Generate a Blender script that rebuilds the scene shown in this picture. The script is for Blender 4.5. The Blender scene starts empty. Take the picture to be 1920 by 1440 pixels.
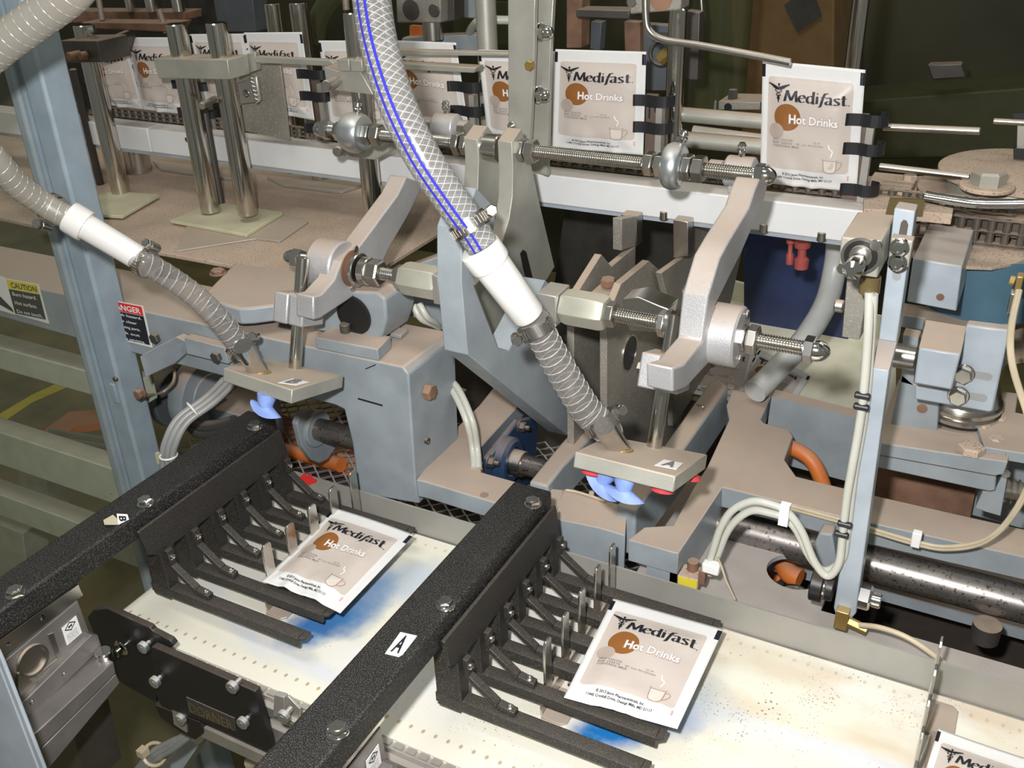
import bpy, bmesh, math, random
from mathutils import Vector, Matrix
random.seed(7)
S = bpy.context.scene
COL = S.collection
R = math.radians
# ---------------- camera, world, lights, exposure ----------------
FPX = 1840.0
_y, _p, _r = R(-28.9), R(-28.2), R(-2.2)
CAM = Vector((0, 0, .70))
_f = Vector((math.sin(_y)*math.cos(_p), math.cos(_y)*math.cos(_p), math.sin(_p)))
_r0 = Vector((math.cos(_y), -math.sin(_y), 0)); _u0 = _r0.cross(_f)
RT = _r0*math.cos(_r) + _u0*math.sin(_r); UP = RT.cross(_f)
cd = bpy.data.cameras.new('camera'); cam = bpy.data.objects.new('camera', cd); COL.objects.link(cam)
cd.sensor_width = 36; cd.lens = FPX/1920*36; cd.clip_start = .02; cd.clip_end = 50
cam.matrix_world = Matrix.Translation(CAM) @ Matrix((RT, UP, -_f)).transposed().to_4x4()
S.camera = cam
S.view_settings.view_transform = 'Standard'; S.view_settings.look = 'None'
S.view_settings.gamma = 1; S.view_settings.use_curve_mapping = False
S.view_settings.exposure = 0.0
w = bpy.data.worlds.new('room_light'); S.world = w; w.use_nodes = True
w.node_tree.nodes['Background'].inputs[0].default_value = (.95, .97, .88, 1)
w.node_tree.nodes['Background'].inputs[1].default_value = .17
def area(name, loc, to, size, energy, color=(1, 1, 1), shape='DISK', sy=None):
    l = bpy.data.lights.new(name, 'AREA'); l.shape = shape; l.size = size; l.energy = energy; l.color = color
    if sy: l.size_y = sy
    o = bpy.data.objects.new(name, l); COL.objects.link(o); o.location = loc
    o.rotation_euler = (Vector(to)-Vector(loc)).to_track_quat('-Z', 'Y').to_euler(); return o
area('camera_flash', CAM + RT*-.055 + UP*.075, CAM + _f*1.1 + Vector((0, 0, 0)), .035, 14.5, (1, .985, .97))
area('ceiling_lamp', (-.9, .2, 2.9), (-.6, 1.0, 0), 1.6, 24, (1, .98, .86), 'RECTANGLE', .5)
area('ceiling_lamp', (.9, 2.2, 2.9), (.3, 1.2, 0), 1.6, 16, (1, .98, .86), 'RECTANGLE', .5)

def W(px, py, ax='z', v=0.0):
    """point of the plane ax = v that the photograph shows at pixel (px, py)"""
    d = _f + RT*((px-960)/FPX) - UP*((py-720)/FPX)
    i = 'xyz'.index(ax); return CAM + d*((v-CAM[i])/d[i])
def WN(px, py, pt, n):
    d = _f + RT*((px-960)/FPX) - UP*((py-720)/FPX)
    return CAM + d*((Vector(pt)-CAM).dot(n)/d.dot(n))
def depth(P): return (P-CAM).dot(_f)
# ---------------- materials ----------------
MATS = {}
DUST = (.45, .34, .262)
def mat(name, col, rough=.5, metal=0, dust=0, bump=0, bscale=300, var=.12, vscale=25, alpha=1, trans=0, spec=.5, speck=0, sscale=900, speckcol=(.5, .4, .33), dcol=DUST, dlo=.45, emit=0, sss=0):
    m = bpy.data.materials.new(name); m.use_nodes = True; nt = m.node_tree; N = nt.nodes; L = nt.links
    b = N['Principled BSDF']; MATS[name] = m
    b.inputs['Roughness'].default_value = rough; b.inputs['Metallic'].default_value = metal
    b.inputs['Alpha'].default_value = alpha; b.inputs['Transmission Weight'].default_value = trans
    b.inputs['Specular IOR Level'].default_value = spec
    tc = N.new('ShaderNodeTexCoord')
    n1 = N.new('ShaderNodeTexNoise'); n1.inputs['Scale'].default_value = vscale; n1.inputs['Detail'].default_value = 5
    L.new(tc.outputs['Object'], n1.inputs['Vector'])
    mr = N.new('ShaderNodeMapRange'); mr.inputs[1].default_value = .3; mr.inputs[2].default_value = .7; mr.inputs[3].default_value = 1-var; mr.inputs[4].default_value = 1+var
    L.new(n1.outputs['Fac'], mr.inputs[0])
    mx = N.new('ShaderNodeMix'); mx.data_type = 'RGBA'; mx.blend_type = 'MULTIPLY'; mx.inputs[0].default_value = 1
    mx.inputs[6].default_value = (*col, 1); L.new(mr.outputs[0], mx.inputs[7]); c = mx.outputs[2]
    def mix(fac, c1, c2):
        q = N.new('ShaderNodeMix'); q.data_type = 'RGBA'
        if isinstance(fac, float): q.inputs[0].default_value = fac
        else: L.new(fac, q.inputs[0])
        L.new(c1, q.inputs[6])
        if isinstance(c2, tuple): q.inputs[7].default_value = (*c2, 1)
        else: L.new(c2, q.inputs[7])
        return q.outputs[2]
    def noise(sc, lo, hi, det=2):
        n = N.new('ShaderNodeTexNoise'); n.inputs['Scale'].default_value = sc; n.inputs['Detail'].default_value = det
        L.new(tc.outputs['Object'], n.inputs['Vector'])
        r = N.new('ShaderNodeMapRange'); r.inputs[1].default_value = lo; r.inputs[2].default_value = hi; L.new(n.outputs['Fac'], r.inputs[0]); return r.outputs[0], n
    if speck:
        f, _ = noise(sscale, .60-speck*.08, .70, 1); c = mix(f, c, speckcol)
    if dust:
        g = N.new('ShaderNodeNewGeometry'); sp = N.new('ShaderNodeSeparateXYZ'); L.new(g.outputs['Normal'], sp.inputs[0])
        r = N.new('ShaderNodeMapRange'); r.inputs[1].default_value = dlo; r.inputs[2].default_value = .9; r.inputs[4].default_value = dust
        L.new(sp.outputs[2], r.inputs[0])
        f, _ = noise(60, .25, .55, 8); f2, _ = noise(1400, .36, .5, 1)
        a = N.new('ShaderNodeMath'); a.operation = 'MAXIMUM'; a.inputs[1].default_value = .88; L.new(f, a.inputs[0])
        a2 = N.new('ShaderNodeMath'); a2.operation = 'MULTIPLY'; L.new(a.outputs[0], a2.inputs[0]); L.new(r.outputs[0], a2.inputs[1])
        a3 = N.new('ShaderNodeMapRange'); L.new(f2, a3.inputs[0]); a3.inputs[3].default_value = .8
        a4 = N.new('ShaderNodeMath'); a4.operation = 'MULTIPLY'; a4.use_clamp = True; L.new(a2.outputs[0], a4.inputs[0]); L.new(a3.outputs[0], a4.inputs[1])
        c = mix(a4.outputs[0], c, dcol)
        for nm, v0, v1 in (('Roughness', rough, .95), ('Metallic', metal, 0)):
            q = N.new('ShaderNodeMapRange'); L.new(a4.outputs[0], q.inputs[0]); q.inputs[3].default_value = v0; q.inputs[4].default_value = v1
            L.new(q.outputs[0], b.inputs[nm])
    L.new(c, b.inputs['Base Color'])
    if bump:
        n = N.new('ShaderNodeTexNoise'); n.inputs['Scale'].default_value = bscale; n.inputs['Detail'].default_value = 3
        L.new(tc.outputs['Object'], n.inputs['Vector'])
        u = N.new('ShaderNodeBump'); u.inputs['Strength'].default_value = bump; u.inputs['Distance'].default_value = .0006
        L.new(n.outputs['Fac'], u.inputs['Height']); L.new(u.outputs[0], b.inputs['Normal'])
    if emit:
        L.new(c, b.inputs['Emission Color']); b.inputs['Emission Strength'].default_value = emit
    return m
M = MATS
mat('paint', (.275, .310, .335), .42, dust=.95, bump=.15, bscale=700)
mat('paint_light', (.37, .42, .47), .38, dust=.75, bump=.1, bscale=700)
mat('paint_clean', (.275, .310, .335), .42, bump=.15, bscale=700)
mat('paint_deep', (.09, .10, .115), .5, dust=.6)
mat('guard_paint', (.27, .335, .385), .45, dust=.3)
mat('guard_dull', (.42, .45, .35), .5, dust=.3)
mat('steel', (.50, .48, .44), .3, 1, dust=.75)
mat('steel_clean', (.62, .60, .56), .24, 1)
mat('polished', (.60, .575, .52), .15, 1, var=.05)
mat('chrome', (.72, .71, .69), .12, 1)
mat('brushed', (.45, .445, .39), .42, .45, dust=.85, bump=.25, bscale=900)
mat('plate_steel', (.30, .285, .25), .5, .4, dust=.9, speck=.25, sscale=500)
mat('dark_steel', (.13, .12, .11), .45, .7, dust=.6)
mat('cast', (.46, .46, .47), .45, .45, dust=.8, bump=.5, bscale=900, speck=.35, sscale=1500, speckcol=(.62, .62, .62))
mat('alu', (.52, .50, .47), .42, .75, dust=.25)
mat('rail_alu', (.38, .37, .34), .5, .35, var=.06)
mat('black_grit', (.010, .0095, .0095), .5, speck=.6, sscale=1100, speckcol=(.12, .11, .10), bump=.9, bscale=1100, var=.3)
mat('black_comb', (.020, .0185, .0165), .5, speck=.35, sscale=1300, speckcol=(.14, .12, .10), dust=.18, bump=.4, bscale=900, dcol=(.16, .135, .11))
mat('black', (.012, .012, .012), .4, dust=.12)
mat('black_rubber', (.016, .016, .019), .38)
mat('white_plastic', (.72, .71, .69), .28, spec=.5, var=.02)
mat('rail_plastic', (.72, .73, .74), .4, dust=.55, var=.03)
mat('beige_pad', (.56, .55, .38), .5, dust=.3)
mat('dustplate', (.50, .385, .30), .8, var=.2, vscale=9, speck=.12, sscale=400, speckcol=(.22, .17, .13))
mat('bed_dust', (.30, .32, .34), .5, dust=.45, speck=.1)
mat('red_dull', (.38, .08, .07), .5)
mat('white_tube', (.52, .52, .46), .35, var=.06)
mat('tan_tube', (.50, .42, .30), .4)
mat('grey_tube', (.30, .31, .31), .35, dust=.3)
mat('poly_tube', (.50, .51, .50), .35)
mat('orange', (.62, .17, .035), .45, dust=.4)
mat('red', (.72, .03, .03), .4)
mat('red_cup', (.60, .06, .07), .35)
mat('blue_cup', (.22, .32, .66), .55, var=.3, vscale=40)
mat('brass', (.55, .38, .13), .35, .8, dust=.4)
mat('yellow', (.75, .62, .05), .5)
mat('sticker_white', (.85, .85, .82), .5, var=.03)
mat('ink', (.012, .012, .02), .5, var=0)
mat('ink_grey', (.20, .17, .17), .6, var=0)
mat('ink_white', (.84, .83, .81), .5, var=0)
mat('ink_taupe', (.42, .33, .30), .6, var=0)
mat('ink_mug', (.66, .60, .55), .5, var=0)
mat('zinc', (.62, .66, .68), .32, .9, dust=.5)
mat('ink_brown', (.38, .24, .19), .6, var=0)
mat('cardboard', (.16, .095, .035), .9)
mat('dark_wall', (.045, .042, .018), .5, var=.5, vscale=2)
mat('floor', (.21, .175, .075), .55, var=.35, vscale=6, bump=.2, bscale=40)
mat('navy', (.018, .03, .09), .5, var=.3)
mat('tray', (.86, .83, .66), .5, var=.1)
mat('dark_bg', (.03, .027, .022), .6, dust=.3, var=.4)
mat('rust', (.20, .11, .07), .7, dust=.5, var=.4)
mat('motor_blue', (.07, .15, .21), .4, dust=.5)
mat('housing_navy', (.02, .045, .10), .4, dust=.4)
mat('shaft', (.26, .24, .23), .36, .85, var=.3, speck=.1, sscale=300, speckcol=(.1, .07, .05))
mat('dull_green', (.05, .055, .018), .6)
mat('chain', (.17, .15, .13), .45, .6, dust=1, dlo=.2)
mat('carrier', (.17, .125, .10), .55, .4, dust=.5)
mat('dark_hose', (.06, .055, .05), .6, dust=.5)
mat('gear_metal', (.27, .25, .24), .42, .6, var=.2)
mat('hex_metal', (.50, .50, .42), .35, .5, dust=.4)
mat('coil', (.75, .74, .72), .3, .5)
mat('amber', (.13, .095, .04), .3)
mat('panel_green', (.22, .24, .19), .5, dust=.3)
def glassy(name, col, alpha, rough=.15, edge=.5):
    m = bpy.data.materials.new(name); m.use_nodes = True; nt = m.node_tree; N = nt.nodes; L = nt.links; MATS[name] = m
    b = N['Principled BSDF']; b.inputs['Base Color'].default_value = (*col, 1); b.inputs['Roughness'].default_value = rough
    b.inputs['Specular IOR Level'].default_value = .8
    lw = N.new('ShaderNodeLayerWeight'); lw.inputs[0].default_value = .45
    r = N.new('ShaderNodeMapRange'); r.inputs[3].default_value = alpha; r.inputs[4].default_value = min(1, alpha+edge)
    L.new(lw.outputs['Facing'], r.inputs[0]); L.new(r.outputs[0], b.inputs['Alpha']); return m
glassy('clear_hose', (.30, .28, .265), .30, .12)
glassy('dusty_hose', (.34, .315, .27), .72, .4, .25)
glassy('clear_panel', (.30, .31, .22), .05, .3, .12)
glassy('clear_tube', (.085, .09, .04), .35)

def nodes_math(nt):
    def f(op, a, b=None, c=None):
        n = nt.nodes.new('ShaderNodeMath'); n.operation = op
        for i, v in enumerate((a, b, c)):
            if v is None: continue
            if isinstance(v, (int, float)): n.inputs[i].default_value = v
            else: nt.links.new(v, n.inputs[i])
        return n.outputs[0]
    return f
def cmix(nt, fac, a, b):
    q = nt.nodes.new('ShaderNodeMix'); q.data_type = 'RGBA'
    for i, v in ((0, fac), (6, a), (7, b)):
        if isinstance(v, float): q.inputs[i].default_value = v
        elif isinstance(v, tuple): q.inputs[i].default_value = (*v, 1)
        else: nt.links.new(v, q.inputs[i])
    return q.outputs[2]
def pouch_material():
    m = bpy.data.materials.new('pouch_foil'); m.use_nodes = True; nt = m.node_tree; N = nt.nodes; L = nt.links; MATS['pouch'] = m
    f = nodes_math(nt); b = N['Principled BSDF']; b.inputs['Roughness'].default_value = .42
    uv = N.new('ShaderNodeUVMap'); sp = N.new('ShaderNodeSeparateXYZ'); L.new(uv.outputs[0], sp.inputs[0]); u, v = sp.outputs[0], sp.outputs[1]
    def rbox(u0, u1, v0, v1, r):      # rounded rectangle in widths
        qx = f('ADD', f('SUBTRACT', f('ABSOLUTE', f('SUBTRACT', u, (u0+u1)/2)), (u1-u0)/2), r)
        vv = f('MULTIPLY', f('SUBTRACT', f('ABSOLUTE', f('SUBTRACT', v, (v0+v1)/2)), (v1-v0)/2), 1.235)
        qy = f('ADD', vv, r)
        d = f('SQRT', f('ADD', f('POWER', f('MAXIMUM', qx, 0), 2), f('POWER', f('MAXIMUM', qy, 0), 2)))
        return f('LESS_THAN', d, r)
    def circ(cu, cv, r):
        d = f('ADD', f('POWER', f('SUBTRACT', u, cu), 2), f('POWER', f('MULTIPLY', f('SUBTRACT', v, cv), 1.235), 2))
        return f('LESS_THAN', d, r*r)
    c = cmix(nt, rbox(.065, .905, .115, .855, .035), (.71, .705, .70), (.555, .49, .445))
    c = cmix(nt, circ(.275, .425, .135), c, (.27, .105, .025))
    c = cmix(nt, circ(.165, .545, .08), c, (.44, .36, .32))
    e = f('LESS_THAN', u, .034); e2 = f('GREATER_THAN', u, .957)
    bar = f('MULTIPLY', f('MAXIMUM', e, e2), f('MULTIPLY', f('GREATER_THAN', v, .025), f('LESS_THAN', v, .125)))
    c = cmix(nt, bar, c, (.008, .008, .02))
    L.new(c, b.inputs['Base Color'])
    n = N.new('ShaderNodeTexNoise'); n.inputs['Scale'].default_value = 7; L.new(uv.outputs[0], n.inputs['Vector'])
    bu = N.new('ShaderNodeBump'); bu.inputs['Strength'].default_value = .25; bu.inputs['Distance'].default_value = .003; L.new(n.outputs[0], bu.inputs['Height']); L.new(bu.outputs[0], b.inputs['Normal'])
pouch_material()
def belt_material():
    m = bpy.data.materials.new('belt'); m.use_nodes = True; nt = m.node_tree; N = nt.nodes; L = nt.links; MATS['belt'] = m
    f = nodes_math(nt); b = N['Principled BSDF']; b.inputs['Roughness'].default_value = .5
    tc = N.new('ShaderNodeTexCoord'); sp = N.new('ShaderNodeSeparateXYZ'); L.new(tc.outputs['Object'], sp.inputs[0]); x, y = sp.outputs[0], sp.outputs[1]
    def noise(sc, stretch=(1, 1, 1), det=3):
        mp = N.new('ShaderNodeMapping'); mp.inputs['Scale'].default_value = stretch; L.new(tc.outputs['Object'], mp.inputs[0])
        n = N.new('ShaderNodeTexNoise'); n.inputs['Scale'].default_value = sc; n.inputs['Detail'].default_value = det; L.new(mp.outputs[0], n.inputs['Vector']); return n.outputs['Fac']
    def rng(v, a, b_, c=0., d=1.):
        r = N.new('ShaderNodeMapRange'); r.inputs[1].default_value = a; r.inputs[2].default_value = b_; r.inputs[3].default_value = c; r.inputs[4].default_value = d; L.new(v, r.inputs[0]); return r.outputs[0]
    c = cmix(nt, 1.0, (.8, .78, .66), (.74, .72, .62))
    c = cmix(nt, rng(noise(9, (.35, 1.6, 1)), .48, .66, 0, .5), c, (.68, .70, .78))      # faint blue streaks
    tan = f('MULTIPLY', rng(noise(14, (.6, 1.3, 1)), .48, .66), rng(x, -.35, -.02, .1, .75))
    c = cmix(nt, tan, c, (.62, .50, .36))
    def blob(cx, cy, ang, sx, sy, k, col):
        ca, sa = math.cos(R(ang)), math.sin(R(ang)); dx, dy = f('SUBTRACT', x, cx), f('SUBTRACT', y, cy)
        p = f('DIVIDE', f('ADD', f('MULTIPLY', dx, ca), f('MULTIPLY', dy, sa)), sx); q = f('DIVIDE', f('SUBTRACT', f('MULTIPLY', dy, ca), f('MULTIPLY', dx, sa)), sy)
        d = f('ADD', f('ADD', f('MULTIPLY', p, p), f('MULTIPLY', q, q)), f('MULTIPLY', f('SUBTRACT', noise(60), .5), .9))
        return cmix(nt, rng(d, .15, 1.25, k, 0), c, col)
    c = blob(-.565, .592, 60, .05, .032, .95, (.02, .16, .45))
    c = blob(-.545, .64, 100, .06, .03, .75, (.06, .22, .50))
    c = blob(-.52, .69, 70, .05, .03, .4, (.25, .42, .60))
    c = blob(-.236, .596, 45, .050, .026, 1., (.01, .17, .48))
    c = blob(-.225, .625, 10, .06, .03, .8, (.10, .20, .50))
    c = blob(-.20, .66, 0, .06, .04, .45, (.3, .45, .62))
    c = blob(-.66, .56, -25, .09, .012, .5, (.58, .62, .72))
    c = blob(-.52, .535, -5, .12, .012, .45, (.58, .62, .72))
    c = blob(-.04, .66, 0, .14, .010, .4, (.58, .64, .76))
    for yy, k in ((.5165, 1.), (.752, .5)):    # two rows of pin holes
        fx = f('SUBTRACT', f('FRACT', f('DIVIDE', f('ADD', x, 5.), .0133)), .5)
        d = f('ADD', f('POWER', f('MULTIPLY', fx, .0133), 2), f('POWER', f('MULTIPLY', f('SUBTRACT', y, yy), .7), 2))
        c = cmix(nt, rng(d, 1.6e-6, 4e-6, k*.85, 0), c, (.42, .30, .16))
    vo = N.new('ShaderNodeTexVoronoi'); vo.inputs['Scale'].default_value = 190; L.new(tc.outputs['Object'], vo.inputs['Vector'])
    sz = rng(noise(12), .42, .72, .02, .24); sz2 = f('MULTIPLY', sz, rng(x, -.75, .0, .35, 1.15))
    c = cmix(nt, f('MULTIPLY', f('LESS_THAN', vo.outputs['Distance'], sz2), .75), c, (.20, .13, .09))
    vo2 = N.new('ShaderNodeTexVoronoi'); vo2.inputs['Scale'].default_value = 330; L.new(tc.outputs['Object'], vo2.inputs['Vector'])
    c = cmix(nt, f('MULTIPLY', f('LESS_THAN', vo2.outputs['Distance'], f('MULTIPLY', rng(noise(17), .42, .68, .02, .30), rng(x, -.75, .0, .3, 1.))), .7), c, (.26, .15, .09))
    L.new(c, b.inputs['Base Color'])
belt_material()
def braid_material():
    m = bpy.data.materials.new('braided_hose'); m.use_nodes = True; nt = m.node_tree; N = nt.nodes; L = nt.links; MATS['braid'] = m
    f = nodes_math(nt); b = N['Principled BSDF']; b.inputs['Roughness'].default_value = .24; b.inputs['Specular IOR Level'].default_value = .6
    uv = N.new('ShaderNodeUVMap'); sp = N.new('ShaderNodeSeparateXYZ'); L.new(uv.outputs[0], sp.inputs[0]); a, s = sp.outputs[0], sp.outputs[1]
    def line(k):
        t = f('FRACT', f('ADD', f('MULTIPLY', s, 150), f('MULTIPLY', a, k))); return f('LESS_THAN', f('ABSOLUTE', f('SUBTRACT', t, .5)), .06)
    br = f('MAXIMUM', line(9.), line(-9.))
    def stripe(a0): return f('LESS_THAN', f('ABSOLUTE', f('SUBTRACT', a, a0)), .013)
    st = f('MAXIMUM', stripe(.565), stripe(.635))
    c = cmix(nt, br, (.27, .26, .25), (.44, .44, .44)); c = cmix(nt, st, c, (.035, .035, .42))
    L.new(c, b.inputs['Base Color'])
    al = f('MAXIMUM', f('MAXIMUM', f('MULTIPLY', br, .85), .42), f('MULTIPLY', st, .97)); 
    lw = N.new('ShaderNodeLayerWeight'); lw.inputs[0].default_value = .3
    L.new(f('MINIMUM', f('ADD', al, f('MULTIPLY', lw.outputs['Facing'], .5)), 1.), b.inputs['Alpha'])
braid_material()
# ---------------- mesh helpers ----------------
class MB:
    def __init__(s): s.v = []; s.f = []; s.uv = None
    def add(s, vs, fs):
        o = len(s.v); s.v += [Vector(p) for p in vs]; s.f += [tuple(i+o for i in f) for f in fs]; return s
    def box(s, a, b):
        x0, y0, z0 = a; x1, y1, z1 = b
        return s.add([(x0, y0, z0), (x1, y0, z0), (x1, y1, z0), (x0, y1, z0), (x0, y0, z1), (x1, y0, z1), (x1, y1, z1), (x0, y1, z1)],
                     [(0, 3, 2, 1), (4, 5, 6, 7), (0, 1, 5, 4), (1, 2, 6, 5), (2, 3, 7, 6), (3, 0, 4, 7)])
    def poly(s, pts, d):
        """closed outline of 3-D points swept by vector d"""
        pts = [Vector(p) for p in pts]; d = Vector(d); n = len(pts)
        nr = Vector((0, 0, 0))
        for i in range(n): nr += pts[i].cross(pts[(i+1) % n])
        if nr.dot(d) > 0: pts = pts[::-1]
        return s.add(pts + [p+d for p in pts], [tuple(range(n)), tuple(range(2*n-1, n-1, -1))] + [(i, n+i, n+(i+1) % n, (i+1) % n)[::-1] for i in range(n)][::1])
    def pp(s, pix, ax, v, t):
        d = [0, 0, 0]; d['xyz'.index(ax)] = t
        return s.poly([W(a, b, ax, v) for a, b in pix], d)
    def rings(s, rs, cap=True, closed=False):
        n = len(rs[0]); o = len(s.v)
        for r in rs: s.v += [Vector(p) for p in r]
        m = len(rs)
        for j in range(m if closed else m-1):
            k = (j+1) % m
            for i in range(n): s.f.append((o+j*n+i, o+j*n+(i+1) % n, o+k*n+(i+1) % n, o+k*n+i))
        if cap and not closed: s.f.append(tuple(o+i for i in range(n-1, -1, -1))); s.f.append(tuple(o+(m-1)*n+i for i in range(n)))
        return s
    def lathe(s, p, axis, prof, seg=20, cap=True, rot=0):
        """profile [(distance along axis, radius)]"""
        p = Vector(p); axis = Vector(axis).normalized(); u = axis.orthogonal().normalized(); v = axis.cross(u)
        rs = [[p+axis*h+(u*math.cos(rot+2*math.pi*i/seg)+v*math.sin(rot+2*math.pi*i/seg))*r for i in range(seg)] for h, r in prof]
        return s.rings(rs, cap)
    def cyl(s, a, b, r, seg=20, r2=None, rot=0):
        a, b = Vector(a), Vector(b); return s.lathe(a, b-a, [(0, r), ((b-a).length, r if r2 is None else r2)], seg, True, rot)
    def rod(s, a, b, r, seg=24, bev=.001):
        a, b = Vector(a), Vector(b); l = (b-a).length
        return s.lathe(a, b-a, [(0, r-bev), (bev, r), (l-bev, r), (l, r-bev)], seg)
    def hexn(s, p, axis, h, r, rot=0):      # hexagon nut or bolt head with chamfered top
        s.lathe(p, axis, [(0, r), (h*.82, r), (h, r*.86)], 6, True, rot); return s
    def thread(s, a, b, r, pitch=.0026, seg=14, dp=.0015):
        a, b = Vector(a), Vector(b); l = (b-a).length; n = int(l/pitch); pr = []
        for i in range(n): pr += [(i*pitch, r-dp), (i*pitch+pitch*.45, r)]
        pr.append((l, r-dp)); return s.lathe(a, b-a, pr, seg)
    def tube(s, pts, r, seg=12, sub=6, cap=True, uv=False):
        P, rr = spline(pts, r, sub); rs = []; nrm = None; L = 0; uvs = []
        for i, p in enumerate(P):
            t = (P[min(i+1, len(P)-1)]-P[max(i-1, 0)]).normalized()
            if nrm is None: nrm = t.orthogonal().normalized() if not uv else (p-CAM).normalized()
            nrm = (nrm - t*nrm.dot(t)).normalized(); bn = t.cross(nrm)
            if i: L += (p-P[i-1]).length
            rs.append([p+(nrm*math.cos(2*math.pi*k/seg)+bn*math.sin(2*math.pi*k/seg))*rr[i] for k in range(seg)]); uvs.append(L)
        o = len(s.f); s.rings(rs, cap)
        if uv:
            s.uv = {}
            for j in range(len(rs)-1):
                for i in range(seg): s.uv[o+j*seg+i] = [(i/seg, uvs[j]), ((i+1)/seg, uvs[j]), ((i+1)/seg, uvs[j+1]), (i/seg, uvs[j+1])]
        return s
    def ring(s, p, axis, R_, r, seg=20, rs=8):
        p = Vector(p); axis = Vector(axis).normalized(); u = axis.orthogonal().normalized(); v = axis.cross(u); L = []
        for i in range(seg):
            d = u*math.cos(2*math.pi*i/seg)+v*math.sin(2*math.pi*i/seg)
            L.append([p+d*(R_+r*math.cos(2*math.pi*k/rs))+axis*r*math.sin(2*math.pi*k/rs) for k in range(rs)])
        return s.rings(L, False, True)
    def build(s, name, m, parent=None, bevel=0, smooth=True, kind=None):
        me = bpy.data.meshes.new(name); me.from_pydata([tuple(p) for p in s.v], [], s.f); me.update()
        bm = bmesh.new(); bm.from_mesh(me)
        if not s.uv: bmesh.ops.recalc_face_normals(bm, faces=bm.faces)
        bm.to_mesh(me); bm.free()
        if s.uv:
            l = me.uv_layers.new(name='UVMap')
            for pi, q in s.uv.items():
                for k, li in enumerate(me.polygons[pi].loop_indices): l.data[li].uv = q[k]
        if smooth:
            me.polygons.foreach_set('use_smooth', [True]*len(me.polygons)); me.set_sharp_from_angle(angle=R(32))
        me.materials.append(M[m] if isinstance(m, str) else m)
        o = bpy.data.objects.new(name, me); COL.objects.link(o)
        if bevel:
            bv = o.modifiers.new('bevel', 'BEVEL'); bv.width = bevel; bv.segments = 2; bv.limit_method = 'ANGLE'; bv.angle_limit = R(40); bv.harden_normals = False
        WM[o.name] = Matrix.Identity(4)
        if parent: attach(o, parent)
        if kind: o['kind'] = kind
        return o
def spline(pts, r, sub):
    pts = [Vector(p) for p in pts]; n = len(pts); rr = r if isinstance(r, (list, tuple)) else [r]*n
    P, Q = [], []
    for i in range(n-1):
        a, b, c, d = pts[max(i-1, 0)], pts[i], pts[i+1], pts[min(i+2, n-1)]
        for k in range(sub):
            t = k/sub; P.append(.5*((2*b)+(c-a)*t+(2*a-5*b+4*c-d)*t*t+(3*b-a-3*c+d)*t**3)); Q.append(rr[i]*(1-t)+rr[i+1]*t)
    return P+[pts[-1]], Q+[rr[-1]]
def attach(o, parent):
    o.parent = parent; o.matrix_parent_inverse = WM[parent.name].inverted()
WM = {}
def tag(o, label=None, cat=None, group=None, kind=None):
    if label: o['label'] = label
    if cat: o['category'] = cat
    if group: o['group'] = group
    if kind: o['kind'] = kind
    return o
def thing(name, loc, label, cat, group=None):
    o = bpy.data.objects.new(name, None); COL.objects.link(o); o.location = loc; o.empty_display_size = .02
    WM[o.name] = Matrix.Translation(Vector(loc)); return tag(o, label, cat, group)
def one(o, label, cat, group=None): return tag(o, label, cat, group)
WMI = Matrix.Identity(4)
def reg(o): WM[o.name] = Matrix.Identity(4); return o
def sub(o): WM[o.name] = Matrix.Identity(4); return o    # a part whose mesh is in world coordinates can carry sub-parts
def dup(o, off, parent=None):
    c = o.copy(); COL.objects.link(c)
    if parent: c.parent = parent; c.matrix_parent_inverse = o.matrix_parent_inverse.copy()
    else: c.location = o.location + Vector(off)
    for ch in list(o.children): dup(ch, off, c)
    return c
def X(a, ax='x'): return {'x': Vector((1, 0, 0)), 'y': Vector((0, 1, 0)), 'z': Vector((0, 0, 1))}[ax]*a

# ---------------- lettering ----------------
_tc = {}
def textgeo(s, size=1, off=0, sp=1):
    k = (s, off, sp)
    if k not in _tc:
        c = bpy.data.curves.new('t', 'FONT'); c.body = s; c.size = 1; c.offset = off; c.resolution_u = 2; c.space_character = sp; c.fill_mode = 'FRONT'
        o = bpy.data.objects.new('t', c); me = o.to_mesh()
        _tc[k] = ([(v.co.x, v.co.y) for v in me.vertices], [tuple(p.vertices) for p in me.polygons]); o.to_mesh_clear(); bpy.data.objects.remove(o)
    v, f = _tc[k]; return [(a*size, b*size) for a, b in v], f
def fit(s, x0, x1, y0, y1, off=0, sp=1):
    """text stretched to x0..x1 with baseline y0 and cap height y1"""
    v, f = textgeo(s, 1, off, sp); a = min(p[0] for p in v); b = max(p[0] for p in v)
    return [(x0+(p[0]-a)/(b-a)*(x1-x0), y0+p[1]/.69*(y1-y0)) for p in v], f
def stroke(pts, wd, smooth=True, nib=None, sub_=4):
    """ribbon along a 2-D polyline; nib=(thickness, angle) gives a broad-pen stroke"""
    if smooth and len(pts) > 2: P = [(p.x, p.y) for p in spline([(a, b, 0) for a, b in pts], 1, sub_)[0]]
    else: P = pts
    V, F = [], []
    for i in range(len(P)-1):
        (a, b), (c, d) = P[i], P[i+1]; l = math.hypot(c-a, d-b) or 1e-9; tx, ty = (c-a)/l*wd*.35, (d-b)/l*wd*.35; nx, ny = -(d-b)/l*wd/2, (c-a)/l*wd/2
        if nib:
            mx, my = nib[0]/2*math.cos(nib[1]), nib[0]/2*math.sin(nib[1])
            if nx*mx+ny*my < 0: mx, my = -mx, -my
            nx += mx; ny += my; tx = ty = 0
        o = len(V); V += [(a-tx+nx, b-ty+ny), (a-tx-nx, b-ty-ny), (c+tx-nx, d+ty-ny), (c+tx+nx, d+ty+ny)]; F.append((o, o+1, o+2, o+3))
    return V, F
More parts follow.
